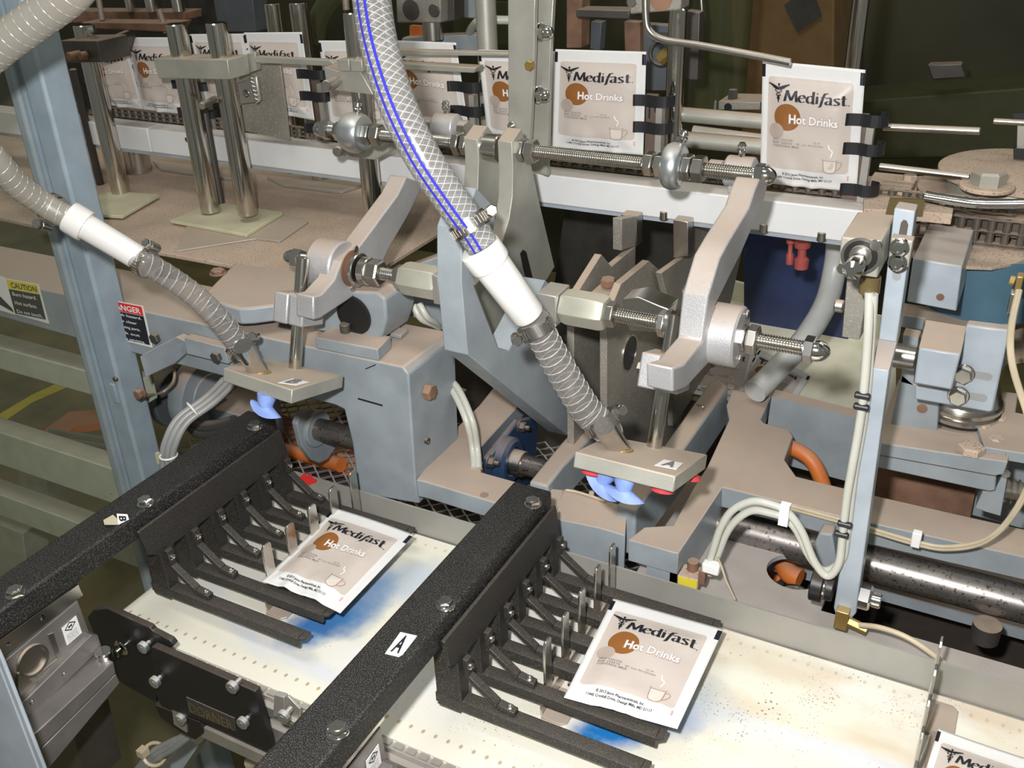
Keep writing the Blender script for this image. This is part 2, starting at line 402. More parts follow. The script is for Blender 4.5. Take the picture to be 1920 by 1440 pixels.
GL = {'M': (1.06, [[(.02, 0), (.2, 1)], [(.2, 1), (.52, .1)], [(.52, .1), (.86, 1)], [(.86, 1), (.94, 0)]], [[(-.08, .02), (.13, .02)], [(.84, .02), (1.05, .02)], [(.08, .98), (.22, .98)], [(.84, .98), (.97, .98)]]),
      'e': (.62, [[(.1, .37), (.5, .42), (.45, .6), (.3, .68), (.13, .56), (.05, .32), (.14, .08), (.32, .01), (.53, .12)]], []),
      'd': (.70, [[(.5, .56), (.36, .67), (.16, .6), (.06, .32), (.16, .05), (.34, .03), (.5, .2)], [(.53, 1.04), (.53, .02), (.62, .02)]], [[(.42, 1.02), (.56, 1.04)]]),
      'i': (.30, [[(.12, .67), (.12, .01)]], [[(.12, .86), (.12, .98)], [(.02, .65), (.14, .67)]]),
      'f': (.42, [[(.58, .98), (.44, 1.02), (.34, .88), (.2, .3), (.1, -.18), (-.06, -.3)]], [[(.06, .64), (.5, .66)]]),
      'a': (.62, [[(.1, .56), (.25, .68), (.42, .6), (.44, .4), (.44, .08), (.56, .02)], [(.44, .4), (.2, .34), (.07, .17), (.16, .02), (.3, .04), (.44, .2)]], []),
      's': (.54, [[(.43, .58), (.27, .68), (.1, .56), (.17, .42), (.36, .28), (.42, .13), (.27, .01), (.06, .09)]], []),
      't': (.46, [[(.2, .92), (.2, .14), (.3, .01), (.44, .08)]], [[(.02, .65), (.42, .66)]])}
def logo(x0, x1, y0, y1):
    V, F = [], []; x = 0
    for ch in 'Medifast':
        adv, main, thin = GL[ch]
        for st in main:
            if len(st) == 2 and ch == 'M': (p_, q_), (r_, s_) = st; st = [(p_+(r_-p_)*i/5, q_+(s_-q_)*i/5) for i in range(6)]
            v, f = stroke([(a+x, b) for a, b in st], .035, len(st) > 2, (.175, .25)); o = len(V); V += v; F += [tuple(i+o for i in q) for q in f]
        for st in thin:
            v, f = stroke([(a+x, b) for a, b in st], .05, False, (.05, .2)); o = len(V); V += v; F += [tuple(i+o for i in q) for q in f]
        x += adv
    return [(x0+a/x*(x1-x0), y0+b*(y1-y0)) for a, b in V], F
def join(L):
    V, F = [], []
    for v, f in L: o = len(V); V += v; F += [tuple(i+o for i in q) for q in f]
    return V, F
def disc(cx, cy, r, n=14, ry=None): return [(cx+r*math.cos(2*math.pi*i/n), cy+(ry or r)*math.sin(2*math.pi*i/n)) for i in range(n)], [tuple(range(n))]
H_ = 1.235   # height of the pouch in widths
def T(u, v): return (u, (1-v)*H_)        # print coordinates: x in widths, y up from the bottom edge
def pr(pts): return [T(a, b) for a, b in pts]
def caduceus():
    L = []
    c = .18
    L.append(stroke(pr([(c, .175), (c, .305)]), .012, False))
    L.append(disc(*T(c, .17), .012))
    for sx in (-1, 1):
        L.append(stroke(pr([(c, .195), (c+sx*.05, .18), (c+sx*.10, .168)]), .014))
        L.append(stroke(pr([(c, .20), (c+sx*.045, .19), (c+sx*.08, .178)]), .012))
        L.append(stroke(pr([(c, .206), (c+sx*.035, .20), (c+sx*.06, .19)]), .010))
        L.append(stroke(pr([(c+sx*.005, .20), (c+sx*.035, .215), (c-sx*.005, .235), (c-sx*.024, .25), (c+sx*.004, .265), (c+sx*.013, .276), (c, .29)]), .008))
    L.append(([T(c-.013, .25), T(c, .31), T(c+.013, .25)], [(0, 1, 2)]))
    return join(L)
def tx(s, u0, u1, vbase, cap, off=0, sp=1):
    v, f = fit(s, u0, u1, (1-vbase)*H_, (1-vbase)*H_+cap, off, sp); return v, f
PRINTS = {}
def prints():
    PRINTS['ink'] = join([caduceus(), logo(.245, .855, (1-.292)*H_, (1-.292)*H_+.105), disc(*T(.872, .29), .006, 8)])
    PRINTS['ink_grey'] = join([tx('HOT COCOA', .135, .345, .618, .022, .012), tx('EXP 122516', .135, .335, .644, .022, .012), tx('CONTAINS: MILK', .135, .41, .670, .022, .012),
                               tx('B7  Lot: RP103336A', .385, .655, .642, .018), tx('12:19', .555, .62, .618, .018)])
    PRINTS['ink_dark'] = join([tx('© 2013 Jason Pharmaceuticals, Inc.', .24, .67, .905, .024, .022), tx('11445 Cronhill Drive, Owings Mills, MD 21117', .17, .75, .938, .024, .022)])
    PRINTS['ink_brown'] = join([stroke(pr([(.655, .735), (.66, .745), (.74, .748), (.785, .745), (.80, .735)]), .006), stroke(pr([(.66, .745), (.665, .82), (.68, .848), (.73, .856), (.77, .845), (.785, .82), (.79, .745)]), .006),
                                stroke(pr([(.79, .765), (.825, .752), (.838, .775), (.815, .81), (.788, .825)]), .006)])
    PRINTS['halo'] = tx('Hot Drinks', .290, .790, .471, .088, .055)
    PRINTS['ink_white'] = join([tx('Hot Drinks', .297, .783, .468, .082, .018)])
    PRINTS['steam'] = stroke(pr([(.705, .62), (.715, .65), (.745, .67), (.732, .715)]), .011)
    PRINTS['ink_mug'] = (pr([(.664, .75), (.786, .75), (.782, .82), (.77, .842), (.73, .852), (.685, .845), (.668, .82)]), [tuple(range(7))])
    v, f = fit('45005', 0, .055, 0, .020); PRINTS['ink_red'] = ([(.915-b, .03*H_+.07+a) for a, b in v], f)
prints()
PRINTMAT = {'ink': 'ink', 'ink_grey': 'ink_grey', 'ink_dark': 'ink', 'ink_brown': 'ink_brown', 'halo': 'ink_taupe', 'ink_white': 'ink_white', 'ink_red': 'red', 'ink_mug': 'ink_mug', 'steam': 'ink_white'}
def pouch(corners, label, group, bulge=.006, seed=0, curl=(0, 0), name='drink_pouch', sag=0):
    """corners: top-left, top-right, bottom-left, bottom-right in world space"""
    tl, tr, bl, br = [Vector(c) for c in corners]; rnd = random.Random(seed); n = (tr-tl).cross(tl-bl).normalized()
    Wd = (tr-tl).length; k1, k2, k3 = [rnd.uniform(0, 6) for _ in range(3)]
    creases = [(rnd.uniform(.3, .7), rnd.uniform(-.5, .5), rnd.uniform(.5, 1)) for _ in range(3)]
    def P(u, v, side=1):
        p = (tl*(1-u)+tr*u)*(1-v)+(bl*(1-u)+br*u)*v
        e = max(0, min(1, min(u-.055, .945-u, (v-.10)*1.2, (.985-v)*1.2)/.2)); e = e*e*(3-2*e)
        h = bulge*e*(.85+.15*math.sin(5*u+k1)*math.cos(4*v+k2))
        wv = .0008*math.sin(9*u+3*v+k3)*e + .0005*math.sin(17*v-6*u+k2)*e
        if v > .72:     # gathered bottom seal
            q = (v-.72)/.28
            for cu, sl, am in creases:
                d = abs(u-cu-sl*(v-.9)); wv += .0035*am*q*max(0, 1-d/.09)*bulge/.006
        c = curl[0]*(1-v)**3*(1-u)**2 + curl[1]*(v**3)*u**2
        return p + n*(side*h + wv + c + sag*4*u*(1-u))
    nu, nv = 36, 44; rt = thing(name, (tl+tr+bl+br)/4, label, 'pouch', group)
    V, F, UVF = [], [], []
    for side in (1, -1):
        o = len(V)
        for j in range(nv+1):
            for i in range(nu+1): V.append(P(i/nu, j/nv, side) + n*(.00025*side))
        for j in range(nv):
            for i in range(nu):
                a = o+j*(nu+1)+i; q = (a, a+nu+1, a+nu+2, a+1) if side > 0 else (a, a+1, a+nu+2, a+nu+1)
                F.append(q)
    k = (nu+1)*(nv+1)
    edge = [i for i in range(nu+1)] + [j*(nu+1)+nu for j in range(1, nv+1)] + [nv*(nu+1)+i for i in range(nu-1, -1, -1)] + [j*(nu+1) for j in range(nv-1, 0, -1)]
    for i in range(len(edge)):
        a, b = edge[i], edge[(i+1) % len(edge)]; F.append((a, b, b+k, a+k))
    me = bpy.data.meshes.new('film'); me.from_pydata([tuple(p) for p in V], [], F); me.update()
    l = me.uv_layers.new(name='UVMap')
    for po in me.polygons:
        for li in po.loop_indices:
            vi = me.loops[li].vertex_index
            if vi >= k: l.data[li].uv = (-1, -1) if (vi-k) not in edge else (-1, -1)
            else: l.data[li].uv = ((vi % (nu+1))/nu, (vi//(nu+1))/nv)
    me.polygons.foreach_set('use_smooth', [True]*len(me.polygons)); me.materials.append(M['pouch'])
    o = bpy.data.objects.new('film', me); COL.objects.link(o); attach(o, rt)
    for key, lift, nm in (('ink', .0011, 'brand_print'), ('ink_grey', .0011, 'date_print'), ('ink_dark', .0014, 'address_print'), ('ink_mug', .0008, 'mug_print'), ('steam', .0008, 'steam_print'), ('ink_brown', .0011, 'mug_outline'), ('halo', .0006, 'title_outline'), ('ink_white', .00075, 'title_print'), ('ink_red', .0006, 'code_print')):
        v, f = PRINTS[key]; mb = MB(); mb.v = [P(a, 1-b/H_, 1) + n*lift for a, b in v]; mb.f = list(f); mb.uv = None
        me = bpy.data.meshes.new(nm); me.from_pydata([tuple(p) for p in mb.v], [], mb.f); me.materials.append(M[PRINTMAT[key]])
        q = bpy.data.objects.new(nm, me); COL.objects.link(q); attach(q, rt)
    return rt
def decal(name, v2, f, o, ux, uy, m, parent, lift=None):
    o, ux, uy = Vector(o), Vector(ux), Vector(uy); n = ux.cross(uy).normalized()*(lift or .0004)
    me = bpy.data.meshes.new(name); me.from_pydata([tuple(o+ux*a+uy*b+n) for a, b in v2], [], f); me.materials.append(M[m])
    q = bpy.data.objects.new(name, me); COL.objects.link(q)
    if parent: attach(q, parent)
    return q
def rect(a0, b0, a1, b1): return [(a0, b0), (a1, b0), (a1, b1), (a0, b1)], [(0, 1, 2, 3)]
# ================= setting =================
def struct(name, mb, m, label=None, **k):
    o = mb.build(name, m, **k); o['kind'] = 'structure'
    if label: o['label'] = label
    return o
fl = struct('floor', MB().box((-6, -1.5, -.95), (4, 7, -.90)), 'floor')
struct('wall_back', MB().box((-6, 3.6, -.9), (4, 3.7, 3.2)), 'dark_wall')
# ================= belt conveyor =================
def belt():
    t = thing('belt_conveyor', (-.3, .63, -.045), 'white flat belt conveyor with blue stains running under both black racks', 'conveyor')
    prof = [(-.765, 0), (.40, 0), (.40, -.045), (-.765, -.045)] + [(-.765+.0225*math.cos(a), -.0225+.0225*math.sin(a)) for a in [R(250-i*20) for i in range(8)]]
    MB().poly([(a, .497, b) for a, b in prof], (0, .268, 0)).build('belt', 'belt', t)
    mb = MB()
    for i in range(84): x = -.66+i*.0133; mb.box((x, .4905, -.0035), (x+.0088, .497, -.0008))
    mb.box((-.70, .489, -.008), (.40, .497, -.0036))
    mb.build('guide_strip', 'alu', t, kind='stuff')
    yz = [(.497, -.009), (.482, -.009), (.482, -.022), (.486, -.022), (.486, -.030), (.478, -.030), (.478, -.068), (.484, -.068), (.484, -.078), (.478, -.078), (.478, -.095), (.497, -.095)]
    MB().poly([(-.66, a, b) for a, b in yz], (1.06, 0, 0)).build('side_rail', 'alu', t, bevel=.0006)
    MB().poly([(-.66, a, b) for a, b in [(.765, -.004), (.785, -.004), (.785, -.095), (.765, -.095)]], (1.06, 0, 0)).build('side_rail', 'alu', t)
    MB().pp([(380, 1352), (392, 1346), (545, 1416), (600, 1440), (600, 1465), (560, 1452), (384, 1376)], 'y', .492, .012).build('return_guide', 'white_plastic', t)
    o = MB().pp([(163, 1158), (174, 1144), (200, 1141), (280, 1177), (285, 1184), (318, 1201), (325, 1210), (318, 1218), (290, 1217), (292, 1318), (232, 1284), (205, 1262), (180, 1200)], 'y', .474, .007).build('end_plate', 'black', t, bevel=.0012)
    o2 = MB().pp([(284, 1212), (478, 1297), (508, 1404), (500, 1410), (374, 1352), (300, 1322), (288, 1290)], 'y', .466, .008).build('side_plate', 'black', t, bevel=.0012)
    MB().pp([(289, 1322), (374, 1354), (378, 1378), (366, 1388), (335, 1372), (300, 1345)], 'y', .474, .012).build('lower_bracket', 'black', t, bevel=.001)
    for (a, b) in ((265, 1217), (287, 1282), (432, 1292), (452, 1359), (528, 1347), (335, 1352)):
        yy = .463 if a in (265, 335) else .456; p = W(a, b, 'y', yy); m = MB().rod(p, p+Vector((0, .0055, 0)), .0064, 18, .0006).cyl(p+Vector((0, .005, 0)), p+Vector((0, .0135, 0)), .0026, 10)
        m.lathe(p+Vector((0, -.0002, 0)), (0, 1, 0), [(0, .0030), (.0004, .0030)], 6); m.build('screw', 'zinc', t)
    p = W(214, 1226, 'y', .458); MB().rod(p, p+X(.007, 'y'), .0055).rod(p+X(.008, 'y'), p+X(.010, 'y'), .009).cyl(p+X(.008, 'y'), p+X(.016, 'y'), .003).build('washer_screw', 'chrome', t)
    a, b, c, d = [W(q, e, 'y', .4655) for q, e in ((349, 1307), (440, 1347), (443, 1371), (355, 1336))]
    MB().poly([a, b, c, d], (0, .001, 0)).build('nameplate', 'dark_steel', t)
    v, f = fit('DORNER', 0, 1, 0, 1); ux = (b-a); uy = (a-d)
    decal('nameplate_lettering', [(p*.9+.05, q*.62+.19) for p, q in v], f, d-Vector((0, .0006, 0)), ux, uy, 'amber', t, lift=.0006)
    MB().pp([(514, 1303), (532, 1308), (534, 1345), (556, 1356), (552, 1362), (512, 1342)], 'y', .470, .006).pp([(534, 1308), (540, 1306), (562, 1330), (558, 1358), (548, 1356)], 'y', .474, .003).build('hold_down_clip', 'alu', t, bevel=.0005)
    MB().pp([(322, 1328), (346, 1338), (350, 1374), (326, 1358)], 'y', .472, .003).build('clip_plate', 'alu', t)
belt()
# cables below the conveyor
t = thing('cable_bundle', W(300, 1420, 'y', .5), 'bundle of dusty grey cables tied with white ties below the conveyor', 'cable')
for k, (r_, o) in enumerate(((.0045, 0), (.0045, .009), (.004, -.008))):
    MB().tube([W(360+o*400, 1368+k*4, 'y', .50), W(320+o*700, 1398+o*500, 'y', .50), W(285+o*700, 1420+o*500, 'y', .50), W(240, 1470+o*500, 'y', .50)], r_).build('cable', 'grey_tube', t)
MB().ring(W(290, 1414, 'y', .5), W(320, 1395, 'y', .5)-W(260, 1440, 'y', .5), .013, .0022).box(W(266, 1412, 'y', .49)-Vector((.004,)*3), W(266, 1412, 'y', .49)+Vector((.006,)*3)).build('cable_tie', 'tan_tube', t)
one(MB().pp([(300, 1440), (352, 1384), (372, 1398), (330, 1460), (290, 1490)], 'y', .56, .03).build('support_beam', 'paint_light', bevel=.001), 'pale blue beam end below the black conveyor side plate', 'beam')
one(MB().tube([W(470, 1430, 'y', .53), W(500, 1418, 'y', .53), W(540, 1422, 'y', .53), W(560, 1460, 'y', .53)], .008).build('cloth_loop', 'tan_tube'), 'beige loop of tubing under the white strip of the conveyor', 'tube')
# ================= guard rail behind the belt =================
t = thing('guide_fence', (-.3, .77, .02), 'long low aluminium guide fence along the back edge of the belt', 'fence')
MB().box((-.80, .7675, 0), (.40, .770, .0362)).build('fence_plate', 'rail_alu', t)
xa = W(595, 905, 'y', .767); 
def stk(pix, nm, m, y=.7672): return MB().pp(pix, 'y', y, .0002).build(nm, m, t)
stk([(561, 895), (572, 886), (576, 893), (583, 887), (586, 896), (595, 900), (592, 906), (583, 908), (580, 911), (572, 906)], 'red_arrow_sticker', 'red')
# ================= black pusher racks =================
XA = -.36
def rack(x0):
    t = thing('pusher_rack', (x0-.024, .5, .12), '', 'rack', 'black pusher racks')
    MB().box((x0-.049, .16, .108), (x0-.006, .738, .1345)).build('arm_bar', 'black_grit', t, bevel=.0025)
    for y in (.389, .543, .709):
        p = Vector((x0-.013, y, .1345)); o = MB().rod(p, p+X(.0012, 'z'), .0088).hexn(p+X(.001, 'z'), (0, 0, 1), .0052, .0075, y*9).build('bolt', 'chrome', t)
        MB().lathe(p+X(.0062, 'z'), (0, 0, 1), [(0, .0055), (.0004, .005)], 16).build('bolt_marking', 'steel_clean', o)
    mb = MB(); yz = [(.517, .120), (.735, .120)]
    for k in range(5, -1, -1):
        y = .5365+.038*k; yz += [(y+.0155, .080), (y+.0125, .022), (y, .022), (y-.002, .080)]
    yz += [(.522, .088)]
    mb.poly([(x0, a, b) for a, b in yz], (-.0035, 0, 0)).build('comb_plate', 'black_comb', t, bevel=.0006)
    for k in range(6):
        y = .5365+.038*k
        MB().poly([(x0-.0035, y, .018), (x0-.027, y, .018), (x0-.027, y, .1075), (x0-.0035, y, .1075)], (0, .0125, 0)).build('leg', 'black_comb', t, bevel=.0008)
        x1 = x0+.176
        MB().poly([(x0-.028, y-.0006, .022), (x0-.028, y-.0006, .0325), (x0-.028, y+.004, .0335), (x0-.028, y+.0135, .0325), (x0-.028, y+.0135, .029), (x0-.028, y+.0028, .029), (x0-.028, y+.0028, .022)], (x1-x0+.022, 0, 0)).poly([(x1-.006, y-.0006, .029), (x1, y+.004, .029), (x1, y+.0135, .029), (x1-.006, y+.0135, .029)], (0, 0, .0035)).build('finger', 'black_comb', t, bevel=.0004)
        by = y+.006; a = Vector((x0+.002, by, .083)); b = Vector((x0+.003, by, .062)); c = Vector((x0+.0335, by+.0005, .0375)); d = Vector((x0+.052, by+.0005, .0345))
        w = Vector((0, .0082, 0)); mb = MB()
        pts = [a, b, c, d]; th = [Vector((.0055, 0, 0)), Vector((.005, 0, .003)), Vector((.002, 0, .0055)), Vector((0, 0, .0055))]
        for i in range(3): mb.add([pts[i]-w*.5, pts[i]+w*.5, pts[i]+w*.5+th[i], pts[i]-w*.5+th[i], pts[i+1]-w*.5, pts[i+1]+w*.5, pts[i+1]+w*.5+th[i+1], pts[i+1]-w*.5+th[i+1]], [(0, 1, 2, 3), (4, 7, 6, 5), (0, 4, 5, 1), (1, 5, 6, 2), (2, 6, 7, 3), (3, 7, 4, 0)])
        o = mb.build('brace', 'black_comb', t, bevel=.0008)
        for p, ax in ((a+Vector((.0055, 0, -.009)), (1, 0, 0)), (d+Vector((-.006, 0, .0055)), (0, 0, 1))):
            MB().lathe(p, ax, [(0, .0036), (.0022, .0034), (.0030, .0024), (.0030, .0015), (.0018, .0014)], 14).build('screw', 'steel_clean', o)
    return t
rA = rack(XA); rB = dup(rA, (-.357, 0, 0))
rA['label'] = 'black grit-coated pusher rack in the middle with an A plate on its bar'
rB['label'] = 'black pusher rack at the left with a peeling label on its bar'
t = rA
a, b, c, d = [W(*q, 'z', .1349) for q in ((751, 1186), (782, 1193), (751, 1233), (722, 1226))]
decal('letter_plate', *rect(0, 0, 1, 1), c*1.0, (a-b)*-1*0+(b-a)*0+(d-c)*-1, (b-c), 'sticker_white', None) if 0 else None
mb = MB(); mb.poly([a, b, c+(b-c)*.12, c+(d-c)*.12, d], (0, 0, .0006)); o = mb.build('letter_plate', 'sticker_white'); WM[o.name] = Matrix.Identity(4); o.parent = rA; o.matrix_parent_inverse = WM[rA.name].inverted()
o['label'] = 'white letter plate'
v, f = fit('A', 0, 1, 0, 1, .03); q = decal('letter', [(.22+p*.56, .14+e*.72) for p, e in v], f, d+Vector((0, 0, .0008)), c-d, a-d, 'ink', None); WM[q.name] = Matrix.Identity(4); q.parent = o
a, b, c, d = [W(*q, 'z', .1349) for q in ((219, 964), (239, 965), (242, 974), (222, 984))]; e = W(196, 984, 'z', .139); g = W(194, 976, 'z', .137); h = W(212, 966, 'z', .1352)
mb = MB(); mb.poly([a, b, c, d, (a+d)/2], (0, 0, .0006)); o = mb.build('peeling_label', 'sticker_white', None); o.parent = rB; o.matrix_parent_inverse = Matrix.Translation(-rB.location)
WM[o.name] = Matrix.Identity(4)
mb = MB(); mb.poly([h, g, e, d, (a+d)/2], (0, 0, .0006)); q = mb.build('folded_corner', 'beige_pad', None); q.parent = o
v, f = fit('B', 0, 1, 0, 1, .03); q = decal('letter', [(.25+p*.5, .18+k*.64) for p, k in v], f, a+Vector((0, 0, .0008)), d-a, b-a, 'ink', None); q.parent = o
# ================= conveyor flights with upright tabs =================
def flight(x):
    t = thing('flight_comb', (x, .66, 0), '', 'flight', 'flight combs standing on the belt')
    MB().box((x-.0022, .580, .0012), (x, .748, .018)).build('back_strip', 'steel', t)
    for k in range(5):
        y = .5885+.0378*k; h = .081
        MB().poly([(x, y, .0125), (x, y, h-.004), (x, y+.003, h), (x, y+.011, h), (x, y+.0135, h-.003), (x, y+.0135, .0125)], (-.0026, 0, 0)).build('tab', 'steel_clean', t, bevel=.0005)
    for y0 in (.576, .712):
        MB().poly([(x, y0, .001), (x+.020, y0, .001), (x+.025, y0+.005, .001), (x+.025, y0+.037, .001), (x+.020, y0+.042, .001), (x, y0+.042, .001)], (0, 0, .0022)).build('foot', 'steel', t, bevel=.0005)
    MB().box((x+.006, y0-.09, .003), (x+.016, y0, .006)).build('tie_strip', 'dark_steel', t)
    return t
f1 = flight(-.3015); f2 = dup(f1, (-.3255, 0, 0)); f3 = dup(f1, (.313, 0, 0))
f1['label'] = 'steel flight comb of upright tabs between the fingers of the middle black rack'
f2['label'] = 'steel flight comb of upright tabs between the fingers of the left black rack'
f3['label'] = 'steel flight comb seen edge-on at the right end of the belt'
# ================= pouches =================
z1 = .0405
pouch([W(1150, 1122, 'z', z1), W(1357, 1180, 'z', z1), W(1057, 1308, 'z', z1), W(1270, 1367, 'z', z1)], 'white cocoa pouch lying on the fingers of the middle black rack', 'cocoa pouches', .005, 3)
pouch([W(627, 960, 'z', z1+.002), W(777, 1003, 'z', z1), W(490, 1090, 'z', z1), W(638, 1150, 'z', z1)], 'white cocoa pouch with a lifted left edge lying on the left black rack', 'cocoa pouches', .006, 5, curl=(.006, 0), sag=.003)
pouch([W(1758, 1372, 'z', .03), W(1965, 1435, 'z', .03), W(1700, 1560, 'z', .03), W(1880, 1640, 'z', .03)], 'white cocoa pouch at the bottom right corner beside the edge-on flight', 'cocoa pouches', .005, 9, curl=(.004, 0))
YP = 1.17
def stand(tl, tr, bl, br, label, seed, bulge=.007, y=YP, y2=None):
    y2 = y if y2 is None else y2
    return pouch([W(*tl, 'y', y), W(*tr, 'y', y2), W(*bl, 'y', y), W(*br, 'y', y2)], label, 'cocoa pouches', bulge, seed)
stand((1430, 113), (1623, 131), (1425, 342), (1606, 360), 'white cocoa pouch standing upright furthest to the right in the black clips', 2)
stand((1041, 92), (1212, 97), (1035, 276), (1206, 291), 'white cocoa pouch standing upright behind the long threaded rod', 4)
stand((896, 93), (1052, 97), (915, 262), (1050, 285), 'white cocoa pouch standing half hidden by the tall steel upright', 6, y=1.168, y2=1.176)
stand((720, 75), (855, 80), (752, 232), (882, 262), 'white cocoa pouch standing behind the striped hose', 8, y=1.17)
stand((597, 76), (728, 76), (620, 240), (752, 250), 'white cocoa pouch standing behind the steel clamp block left of the striped hose', 10, y=1.172)
stand((457, 61), (566, 60), (482, 205), (590, 226), 'white cocoa pouch standing behind the flat brown bar beside two clips', 12)
stand((355, 64), (460, 63), (385, 190), (484, 200), 'white cocoa pouch standing behind the pair of chromed posts', 14)
stand((232, 70), (345, 70), (265, 205), (348, 215), 'white cocoa pouch standing between the leftmost post and the post pair', 16)
stand((150, 84), (238, 72), (195, 196), (272, 206), 'white cocoa pouch standing behind the leftmost chromed post', 18)
# ================= chain track, white rail, carriers =================
t = thing('chain_rail', (-.8, 1.16, .29), 'long white plastic chain rail below the row of standing pouches', 'rail')
xj = W(280, 262, 'y', 1.14).x
MB().box((xj+.0006, 1.14, .29), (-.155, 1.178, .330)).build('rail_section', 'rail_plastic', t, bevel=.002)
MB().box((-1.9, 1.14, .29), (xj-.0006, 1.178, .330)).build('rail_section', 'rail_plastic', t, bevel=.002)
MB().box((-1.9, 1.146, .2835), (-.16, 1.19, .29)).build('rail_bed', 'paint_light', t)
for a, b in ((350, 262), (690, 322)): p = W(a, b, 'y', 1.1396); MB().cyl(p, p+X(.002, 'y'), .004).build('plug', 'dark_steel', t)
for a, b in ((1245, 412), (1432, 436), (1540, 452)):
    p = W(a, b, 'y', 1.143); MB().rod(p, p+X(.012, 'z'), .006).build('foot_screw', 'steel', t)
PITCH = .01588; CX, CY, RC = -.012, 1.335, .150
def chain():
    t = thing('roller_chain', (-.5, 1.19, .33), 'dusty double roller chain along the rail and round the big sprocket', 'chain')
    def link(outer, z0, z1):
        mb = MB(); h = PITCH/2; q = .0005 if outer else 0
        zs = [z0-q-.0012, (z0+z1)/2-.0006, z1+q]
        for z in zs:
            pts = [(h+.0055*math.cos(a), .0055*math.sin(a), z) for a in [R(-80+i*32) for i in range(6)]] + [(-h+.0055*math.cos(a), .0055*math.sin(a), z) for a in [R(100+i*32) for i in range(6)]]
            pts.insert(6, (0, .0034, z)); pts.append((0, -.0034, z)); mb.poly(pts, (0, 0, .0013))
        for sx in (-h, h) if not outer else ():
            mb.cyl((sx, 0, z0), (sx, 0, z1), .0046, 10)
        if outer:
            for sx in (-h, h): mb.cyl((sx, 0, z0-.0028), (sx, 0, z1+.0028), .0021, 8)
        return mb
    protos = {}
    def place(outer, p, ang, key, dims):
        k = (outer, key)
        if k not in protos: protos[k] = link(outer, *dims).build('chain_link', 'chain', None); protos[k]['_n'] = 0; o = protos[k]
        else: o = protos[k].copy(); COL.objects.link(o)
        o.parent = t; o.matrix_parent_inverse = Matrix.Translation(-t.location)
        o.matrix_basis = Matrix.Translation(p) @ Matrix.Rotation(ang, 4, 'Z')
    x = CX-PITCH/2; n = 0; yf = CY-RC
    while x > -1.5:
        place(n % 2, Vector((x, yf, .3318)), 0, 'lo', (0, .012)); x -= PITCH; n += 1
    L = math.pi*RC; m = int(L/PITCH); n = 1
    for i in range(m):
        a = -math.pi/2+(i+.5)*PITCH/RC
        place(n % 2, Vector((CX+RC*math.cos(a), CY+RC*math.sin(a), .2960)), a+math.pi/2, 'hi', (0, .026)); n += 1
    for i in range(12):
        place(n % 2, Vector((CX-PITCH*(i+.5), CY-RC+.000, .2960)), 0, 'hi', (0, .026)); n += 1
    for k in protos.values(): del k['_n']
# (the straight strand is a single row on the rail, the double row shows where it turns)
chain()
def carrier(px, pyt, pyb, pw, yc=1.178, clips=(), cx=0, light=True, label='', full=True):
    """metal carrier plate right of a pouch with black spring clips"""
    p0 = W(px, pyt, 'y', yc); p1 = W(px+pw, pyt, 'y', yc); zb = W(px, pyb, 'y', yc).z; zt = p0.z
    t = thing('pouch_carrier', (p0.x, yc, zb), label, 'carrier', 'clip carriers along the chain')
    MB().box((p0.x, yc, zb), (p1.x, yc+.004, zt)).build('carrier_plate', 'carrier', t)
    MB().box((p1.x, yc-.006, zb-.004), (p1.x+.008, yc+.006, zt-.004)).build('edge_strip', 'rail_alu', t)
    for (a, b) in clips:
        z = W(a, b, 'y', yc-.012).z; x = W(a, b, 'y', yc-.012).x; e = p1.x+.022
        prof = [(x, yc-.017), (x+.003, yc-.0145), (x+.015, yc-.0125), (x+.024, yc-.0150), (e-.016, yc-.0165), (e-.006, yc-.0145), (e, yc-.006), (e-.002, yc+.004), (e-.010, yc+.007)]
        P, _ = spline([(q, s, 0) for q, s in prof], 1, 3); th = .0015; top = []; bot = []
        for i, q in enumerate(P):
            d = (P[min(i+1, len(P)-1)]-P[max(i-1, 0)]).normalized(); nn = Vector((-d.y, d.x, 0)); top.append(q+nn*th/2); bot.append(q-nn*th/2)
        mb = MB()
        hz = [.0135]*len(P); 
        for i in range(len(P)-1):
            a0, a1, b0, b1 = top[i], top[i+1], bot[i], bot[i+1]; zz = Vector((0, 0, z-.007)); u = Vector((0, 0, .0135))
            mb.add([a0+zz, a1+zz, b1+zz, b0+zz, a0+zz+u, a1+zz+u, b1+zz+u, b0+zz+u], [(0, 1, 2, 3), (4, 7, 6, 5), (0, 4, 5, 1), (2, 6, 7, 3)] + ([(0, 3, 7, 4)] if i == 0 else []) + ([(1, 5, 6, 2)] if i == len(P)-2 else []))
        bm = mb.build('spring_clip', 'black_rubber', t)
    return t
carrier(1598, 212, 398, 32, clips=((1588, 222), (1583, 276), (1577, 352)), label='brown carrier plate with three black clips holding the rightmost upright pouch')
carrier(1212, 176, 362, 22, clips=((1190, 186), (1190, 236)), label='brown carrier plate marked 19 with two black clips beside the tall steel post')
v, f = fit('19', 0, .016, 0, .016); p = W(1216, 222, 'y', 1.1775)
decal('carrier_number', v, f, p, (1, 0, 0), (0, 0, 1), 'ink', bpy.data.objects['pouch_carrier.001'])
carrier(866, 170, 290, 16, clips=((842, 160), (848, 205)), label='brown carrier plate with two black clips right of the striped hose')
carrier(583, 150, 275, 14, clips=((560, 137), (566, 178), (574, 238)), label='brown carrier plate with black clips left of the steel clamp block')
carrier(368, 150, 235, 10, clips=((326, 157), (337, 208)), label='brown carrier plate with black clips behind the pair of chromed posts')
carrier(158, 140, 260, 14, clips=((143, 144), (157, 196)), label='brown carrier plate with black clips beside the pale blue guard post')
